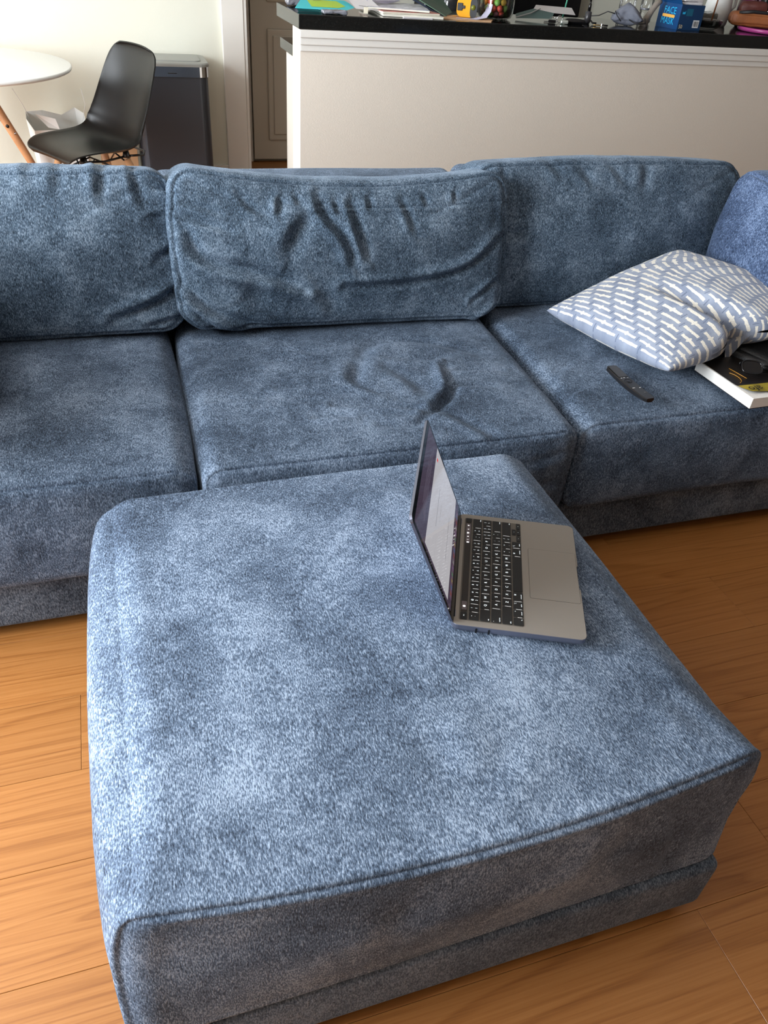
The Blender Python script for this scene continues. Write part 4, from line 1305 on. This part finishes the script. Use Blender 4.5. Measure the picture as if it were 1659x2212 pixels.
box('clip', (-.035, -.0235, .022), (-.014, -.020, .048), M_tg, tm, bev=.002, seg=1)
box('clip', (-.016, -.0235, .029), (-.004, -.020, .040), M_tg, tm, bev=.002, seg=1)
slab('blade', [(-.05, -.008), (-.034, -.008), (-.034, .012), (-.05, .012)], .0005, .0016, M_ty, tm)
lathe('badge', [(0, 0), (.009, 0), (.009, .0012), (0, .002)], plain('olive_badge', srgb(110, 112, 30), .4), tm, seg=16, loc=(.028, -.0226, .035), rot=(R(90), 0, 0))
crd = paper('cardboard_sheet', [(1.315, 3.33), (1.50, 3.285), (1.54, 3.36), (1.48, 3.50), (1.36, 3.45)], CZ, M_kraft, 'tan cardboard sheet under the tape measure', 'cardboard', th=.003)
rc = pyd('receipt', [(1.37, 3.335, CZ + .0036), (1.45, 3.315, CZ + .0036), (1.50, 3.335, CZ + .010), (1.532, 3.37, CZ + .028), (1.545, 3.39, CZ + .052), (1.535, 3.42, CZ + .052), (1.52, 3.40, CZ + .028), (1.49, 3.37, CZ + .010), (1.44, 3.35, CZ + .0040), (1.38, 3.36, CZ + .0040)],
         [(0, 1, 8, 9), (1, 2, 7, 8), (2, 3, 6, 7), (3, 4, 5, 6)], M_lav, None, True)
tag(rc, 'curled white receipt between the tape measure and the candy jar', 'receipt')
# candy jar
def glass_mat(name, col, rough=.02):
    k = NT(name)
    out_ = k.t.nodes['Material Output']
    tr = k.n('ShaderNodeBsdfTransparent'); tr.inputs[0].default_value = col
    gl = k.n('ShaderNodeBsdfGlossy'); gl.inputs['Roughness'].default_value = rough
    fr = k.n('ShaderNodeFresnel', i_IOR=1.45)
    mx = k.n('ShaderNodeMixShader')
    k.l(k.math('MINIMUM', k.math('MULTIPLY_ADD', fr.outputs[0], 0.9, .0), 1.0), mx.inputs[0]); k.l(tr.outputs[0], mx.inputs[1]); k.l(gl.outputs[0], mx.inputs[2])
    k.l(mx.outputs[0], out_.inputs[0])
    return k.m
M_glass = glass_mat('clear_glass', (.985, .99, .988, 1))
jx, jy = 1.585, 3.445
jar = empty('candy_jar', (jx, jy, CZ), label='clear glass jar of coloured candies on the bar', cat='jar')
JR = .074
lathe('glass', [(0, .001), (.052, .001), (.066, .006), (JR - .001, .02), (JR, .04), (JR, .15), (.066, .175), (.05, .185), (.05, .195), (.047, .195), (.047, .183), (.063, .172), (JR - .003, .148), (JR - .003, .04), (.064, .010), (.05, .006), (0, .006)], M_glass, jar, seg=40)
lathe('lid', [(0, .195), (.056, .195), (.058, .20), (.058, .212), (.05, .218), (.012, .22), (.014, .235), (0, .24)], M_chrome, jar, seg=32)
cc = [('green', (120, 170, 80)), ('orange', (226, 150, 60)), ('red', (212, 84, 70)), ('yellow', (222, 186, 80)), ('purple', (112, 72, 84)), ('pale green', (160, 190, 120))]
cm_ = {n_: plain('candy_%s' % n_.replace(' ', '_'), srgb(*c_), .4) for n_, c_ in cc}
bm = bmesh.new(); bmesh.ops.create_uvsphere(bm, u_segments=10, v_segments=6, radius=1)
cme = {}
for n_ in cm_:
    me = bpy.data.meshes.new('candy'); bm.to_mesh(me); me.materials.append(cm_[n_])
    me.polygons.foreach_set('use_smooth', [True] * len(me.polygons)); cme[n_] = me
bm.free()
rc_ = random.Random(11)
names_ = [n_ for n_, _ in cc]
for lay in range(7):
    spots_ = [(a_, .056 if lay else .048) for a_ in range(13)] + [(a_ * 1.9 + .5, .031) for a_ in range(7)]
    nr = 13
    for k, rad_ in spots_:
        a = 2 * math.pi * (k + .5 * (lay % 2)) / nr
        n_ = names_[rc_.choice((0, 0, 1, 2, 3, 4, 5))] if lay > 0 else names_[rc_.choice((0, 2, 4, 3))]
        if math.cos(a - R(-20)) > .6: n_ = names_[rc_.choice((4, 4, 0))]
        o = bpy.data.objects.new('candy', cme[n_])
        COL.objects.link(o)
        o.location = (jx + rad_ * math.cos(a), jy + rad_ * math.sin(a), CZ + .0175 + lay * .0205 + rc_.uniform(-.001, .001))
        o.rotation_euler = (rc_.uniform(0, 3), rc_.uniform(0, 3), rc_.uniform(0, 3))
        s_ = rc_.uniform(.0105, .0118)
        o.scale = (s_ * rc_.choice((1, 1, 1.3)), s_, s_)
        tag(o, '%s candy piece inside the clear glass jar' % n_, 'candy', '%s candies in the jar' % n_)
# teal-black crumpled paper, bowl-white strip, straw
M_teal = plain('teal_black_paper', srgb(58, 92, 92), .4)
tp = empty('paper_packet', (1.79, 3.56, CZ), label='white and teal creased paper packet between jar and car keys', cat='paper')
pyd('teal_side', [(-.10, -.10, .004), (.05, -.13, .010), (.09, -.07, .026), (.02, -.01, .034), (-.08, -.05, .016)], [(0, 1, 2, 3, 4)], M_teal, tp)
pyd('white_side', [(.02, -.012, .034), (.09, -.072, .0262), (.20, -.06, .022), (.22, .02, .042), (.06, .05, .044)], [(0, 1, 2, 3, 4)], M_wp, tp)
tube('straw_sheet_edge', [(-.10, -.10, .0075), (-.02, -.07, .022), (.05, -.015, .036)], .002, M_wp, tp, seg=6)
stw = tube('straw', [(1.985, 3.60, CZ + .003), (2.02, 3.63, CZ + .16)], .0032, plain('mint_plastic', srgb(90, 190, 160), .35))
tag(stw, 'thin mint green straw standing behind the car keys', 'straw')
# car keys
ky = empty('key_ring', (1.865, 3.385, CZ), (0, 0, R(-18)), label='bunch of keys with a black car fob on the bar', cat='keys')
cushion('fob', (.085, .036, .017), .008, .008, (20, 12, 8), M_black, ky, bulge=(.002, .002, .003), noise=0, groove=.0005, loc=(.055, .0, .0100))
tube('ring', [(-.035 + .016 * math.cos(a), .016 * math.sin(a), .010 + .008 * math.sin(a)) for a in [R(q) for q in range(0, 360, 24)]], .0014, M_chrome, ky, seg=6, closed=True)
tube('ring', [(-.010 + .012 * math.cos(a), .0, .014 + .012 * math.sin(a)) for a in [R(q) for q in range(0, 360, 24)]], .0012, M_chrome, ky, seg=6, closed=True)
box('key_blade', (-.075, -.012, .001), (-.03, -.002, .004), M_steel, ky, bev=.0008, seg=1)
box('key_blade', (-.060, -.034, .001), (-.03, -.020, .012), M_black, ky, bev=.002, seg=1)
box('tag', (-.010, -.036, .001), (.022, -.018, .014), plain('silver_tag', srgb(190, 196, 188), .25, metal=.6), ky, bev=.004, seg=2)
box('fob_emblem', (.068, -.008, .0195), (.088, .004, .0205), M_chrome, ky, bev=.0004, seg=1)
# small dropper bottle / charger
sb = empty('dropper_bottle', (2.005, 3.42, CZ), label='small dark bottle with narrow black pump between keys and grey face mask', cat='bottle')
lathe('body', [(0, 0), (.010, 0), (.013, .006), (.014, .020), (.013, .042), (.006, .046)], plain('smoky_plastic', srgb(54, 54, 58), .3), sb, seg=20)
lathe('pump', [(.0065, .044), (.0065, .070), (.004, .073), (.004, .086), (.009, .087), (.009, .091), (0, .092)], M_black, sb, seg=16)
tube('hose', [(.006, -.004, .018), (.014, -.022, .006), (.026, -.034, .006)], .0035, M_blackm, sb, seg=8)
pen = empty('lighter', (2.03, 3.335, CZ), (0, 0, R(-6)), label='tiny gold and black tip lying on the bar edge below the dropper bottle', cat='clip')
tube('barrel', [(-.04, 0, .004), (.0, 0, .004)], .0022, plain('brass', srgb(170, 140, 90), .3, metal=.8), pen, seg=8)
box('block', (-.006, -.005, .001), (.004, .005, .010), M_chrome, pen, bev=.001, seg=1)
tube('tip', [(.004, 0, .004), (.024, -.002, .004)], .0034, M_black, pen, seg=8)
# grey cloth face mask
M_cloth = plain('grey_cloth', srgb(108, 112, 124), .85, bump=.3, bscale=400)
fm = empty('cloth_mask', (2.19, 3.43, CZ + .006), (0, 0, R(-30)), label='crumpled grey cloth face mask with black ear loops', cat='face mask')
cl = cushion('cloth', (.135, .07, .060), .024, .022, (40, 24, 20), M_cloth, fm, bulge=(.0, .0, .012), noise=.009, nscale=46, seed=90, groove=0, loc=(.01, 0, .036))
for v in cl.data.vertices:
    t_ = v.co.x / .0675
    v.co.z = (v.co.z + .030) * (1 - .62 * abs(t_ + .12) ** 1.3) - .030
tube('ear_loop', [(-.045, -.03, .035), (-.075, -.025, .040), (-.11, -.015, .022), (-.150, -.005, .016), (-.172, .0, .010)], .0022, M_blackm, fm, seg=6)
tube('ear_loop', [(-.045, -.035, .045), (-.035, -.05, .030), (-.015, -.06, .012)], .0020, M_blackm, fm, seg=6)
tube('ear_loop', [(.02, -.03, .018), (.05, -.06, .006), (.09, -.035, .010), (.085, -.01, .025)], .0022, M_blackm, fm, seg=6)
# clear plastic bottles
for (x, y_, r_, h_, lab) in ((2.30, 3.60, .036, .17, 'clear plastic bottle behind the grey mask, left of the pair'), (2.375, 3.56, .028, .15, 'narrower clear plastic bottle next to the grey rest, right of the pair')):
    pbt = empty('plastic_bottle', (x, y_, CZ), label=lab, cat='bottle', group='clear bottles behind the grey mask')
    lathe('body', [(0, .001), (r_ * .8, .001), (r_, .008), (r_, .035), (r_ * .9, .042), (r_, .05), (r_, h_ * .6), (r_ * .6, h_ * .8), (r_ * .35, h_ * .9), (r_ * .35, h_)], M_glass, pbt, seg=28)
    lathe('water_ring', [(r_ * .92, .052), (r_ * .97, .055), (r_ * .92, .058)], M_silver, pbt, seg=28)
    lathe('cap', [(r_ * .4, h_), (r_ * .4, h_ + .014), (0, h_ + .016)], M_wp, pbt, seg=20)
# grey curved handle (hairbrush-like rest)
sp_ = empty('spoon_rest', (2.318, 3.44, CZ), label='grey blunt curved handle standing left of the blue mask box', cat='tool')
tube('handle', [(-.020, .0, .004), (-.010, 0, .030), (.006, 0, .058), (.020, 0, .080), (.034, 0, .090), (.046, 0, .091)], [.018, .015, .012, .0125, .0115, .006], plain('warm_grey_plastic', srgb(132, 124, 116), .45), sp_, seg=14)
tube('foot', [(-.026, 0, .0), (-.020, 0, .005)], [.020, .018], bpy.data.materials['warm_grey_plastic'], sp_, seg=14)
# blue box of face masks
fb = empty('mask_box', (2.405, 3.345, CZ), (0, 0, R(3)), label='dark blue face mask box with cyan FACE MASK lettering', cat='box')
M_navy = plain('navy_card', srgb(18, 66, 116), .35)
M_navy2 = plain('navy_card_side', srgb(16, 54, 92), .35)
M_bl = plain('bright_cyan_print', srgb(40, 176, 226), .4)
bx = pyd('box_body', [(0, 0, 0), (.122, 0, 0), (.122, .15, 0), (0, .15, 0), (0, 0, .092), (.122, 0, .092), (.122, .15, .092), (0, .15, .092), (.004, .004, .090), (.118, .004, .090), (.118, .146, .090), (.004, .146, .090)],
         [(0, 3, 2, 1), (0, 1, 5, 4), (1, 2, 6, 5), (2, 3, 7, 6), (3, 0, 4, 7), (4, 5, 9, 8), (5, 6, 10, 9), (6, 7, 11, 10), (7, 4, 8, 11), (8, 9, 10, 11)], [M_navy, M_navy2], fb)
bx.data.polygons[1].material_index = 1
ML = Matrix.Translation((-.0006, .075, .046)) @ Matrix.Rotation(R(-90), 4, 'Z') @ Matrix.Rotation(R(90), 4, 'X')
text('lettering', 'FACE', .036, M_bl, fb, ML @ Matrix.Translation((.004, .019, 0)))
text('lettering', 'MASK', .036, M_bl, fb, ML @ Matrix.Translation((-.002, -.020, 0)))
slab('yellow_band', rrect(.085, .011, .005, 3), 0, .0004, plain('amber_print', srgb(236, 178, 84), .4), fb, loc=(-.0008, .075, .0455), rot=(R(90), 0, R(-90)))
MR = Matrix.Translation((.061, -.0006, .046)) @ Matrix.Rotation(R(90), 4, 'X')
text('lettering', '50', .020, plain('cream_print', srgb(232, 214, 170), .4), fb, MR @ Matrix.Translation((-.045, -.034, 0)))
pyd('print_block', [(-.030, .006, 0), (.004, .006, 0), (.004, .032, 0), (-.030, .032, 0)], [(0, 1, 2, 3)], plain('teal_print', srgb(22, 92, 120), .4), fb, loc=(.061, -.0006, .046), rot=(R(90), 0, 0))
pyd('print_mark', [(-.050, .012, 0), (-.036, .012, 0), (-.034, .026, 0), (-.038, .020, 0), (-.050, .020, 0)], [(0, 1, 2, 3, 4)], M_bl, fb, loc=(.061, -.0007, .046), rot=(R(90), 0, 0))
bcb = pyd('barcode', [(.016, -.036, 0), (.048, -.036, 0), (.048, -.008, 0), (.016, -.008, 0)], [(0, 1, 2, 3)], plain('label_white', srgb(222, 224, 226), .5), fb, loc=(.061, -.0008, .046), rot=(R(90), 0, 0))
bv, bf_ = [], []
xx = .019
rb = random.Random(2)
while xx < .045:
    wd = rb.choice((.0006, .0012, .0009))
    o_ = len(bv); bv += [(xx, -.032, .0003), (xx + wd, -.032, .0003), (xx + wd, -.012, .0003), (xx, -.012, .0003)]; bf_.append((o_, o_ + 1, o_ + 2, o_ + 3)); xx += wd + rb.choice((.0008, .0014))
tag(pyd('bars', bv, bf_, M_groove, bcb), kind='stuff')
fp = pyd('flap', [(0, 0, .092), (0, .15, .092), (-.012, .146, .112), (-.010, .07, .114), (-.009, .066, .102), (-.008, .06, .114), (-.010, .004, .112)], [(0, 1, 2, 3, 4, 5, 6)], M_navy, fb)
sm = fp.modifiers.new('s', 'SOLIDIFY'); sm.thickness = .0008
for k in range(3):
    mk = cushion('paper_mask', (.105, .13, .010), .004, .004, (12, 16, 4), M_wp, None, noise=.003, nscale=40, seed=95 + k, groove=0, loc=(2.462, 3.422, CZ + .096 + k * .011), rot=(0, 0, R(3 + 4 * k)))
    tag(mk, ('white pleated paper mask lying lowest in the open blue box', 'white pleated paper mask in the middle of the pile in the blue box', 'white pleated paper mask topmost on the open blue box')[k], 'face mask', 'paper masks in the blue box')
# glass dish, foil bag, brown leather strap, purple lamp-like vase
gd = empty('glass_dish', (2.62, 3.44, CZ), label='grey glass dish right of the blue mask box', cat='dish')
lathe('bowl', [(0, .002), (.04, .002), (.062, .012), (.070, .034), (.068, .038), (.060, .016), (.038, .008), (0, .008)], glass_mat('smoked_clear_glass', (.62, .64, .64, 1), .05), gd, seg=32)
bgf = cushion('plastic_pouch', (.16, .10, .055), .02, .018, (30, 20, 14), plain('grey_film', srgb(112, 112, 108), .22, metal=.3, bump=.6, bscale=50), None, noise=.008, nscale=40, seed=99, groove=0, loc=(2.655, 3.55, CZ + .036), rot=(0, 0, R(-15)))
tag(bgf, 'crumpled grey plastic pouch behind the glass dish', 'pouch')
stick = tube('stirring_stick', [(2.66, 3.46, CZ + .030), (2.70, 3.50, CZ + .20)], .0035, plain('brown_stick', srgb(150, 96, 60), .5))
tag(stick, 'thin brown stick standing upright behind the glass dish', 'stick')
wv = empty('white_pitcher', (2.80, 3.62, CZ), label='tall white jug behind the brown strap', cat='jug')
lathe('body', [(0, 0), (.05, 0), (.055, .01), (.062, .06), (.05, .15), (.04, .20), (.045, .22), (.040, .22), (.036, .20), (0, .19)], M_white, wv, seg=32)
tube('handle', [(.05, 0, .17), (.09, 0, .15), (.09, 0, .08), (.058, 0, .05)], .007, M_white, wv, seg=10)
br = empty('leather_purse', (2.90, 3.44, CZ), (0, 0, R(-28)), label='brown leather purse with dark straps resting on the pink dish', cat='purse')
M_br = plain('tan_leather', srgb(140, 82, 44), .5, bump=.3, bscale=180, vary=.2, vscale=20)
cushion('body', (.26, .08, .046), .02, .018, (40, 16, 14), M_br, br, bulge=(0, 0, .006), noise=.004, nscale=25, seed=101, groove=.0015, loc=(0, 0, .046))
cushion('flap', (.12, .07, .05), .02, .02, (20, 14, 14), plain('dark_red_leather', srgb(84, 40, 34), .5, bump=.3), br, noise=.006, nscale=40, seed=102, groove=0, loc=(-.03, .05, .085))
tube('strap', [(-.10, -.03, .068), (-.04, -.035, .076), (.02, -.03, .074), (.09, -.03, .080)], .007, M_blackm, br, seg=8)
lathe('snap', [(0, 0), (.004, 0), (.003, .002), (0, .003)], M_chrome, br, seg=10, loc=(.02, -.038, .082), rot=(R(90), 0, 0))
pk = empty('pink_dish', (2.94, 3.41, CZ), label='round magenta dish under the brown leather purse', cat='dish')
lathe('plate', [(0, 0), (.10, 0), (.128, .003), (.134, .010), (.133, .018), (.124, .018), (.10, .010), (0, .008)], plain('magenta_plastic', srgb(168, 66, 128), .3), pk, seg=56)
pv = empty('purple_bottle', (3.02, 3.60, CZ), label='large translucent purple bottle at the right end of the bar', cat='bottle')
lathe('body', [(0, 0), (.09, 0), (.105, .02), (.10, .10), (.08, .20), (.05, .28), (.05, .30), (0, .30)], plain('purple_plastic', srgb(104, 44, 76), .22), pv, seg=40)
tube('handle', [(-.09, -.05, .04), (-.075, -.06, .14), (-.05, -.05, .24)], .010, plain('dark_purple_plastic', srgb(56, 18, 34), .3), pv, seg=10)
for k, (x, y_) in enumerate(((2.985, 3.475), (3.07, 3.455))):
    lp_ = cushion('dark_pouch', (.085, .05, .055), .022, .018, (16, 12, 12), M_leath, None, noise=.003, nscale=30, seed=110 + k, groove=0, loc=(x, y_ + .03, CZ + .108), rot=(0, 0, 0))
    tag(lp_, ('small black round pouch on the brown purse, nearer the middle of the bar', 'small black round pouch on the brown purse, at the right frame edge')[k], 'pouch', 'black pouches on the purse')
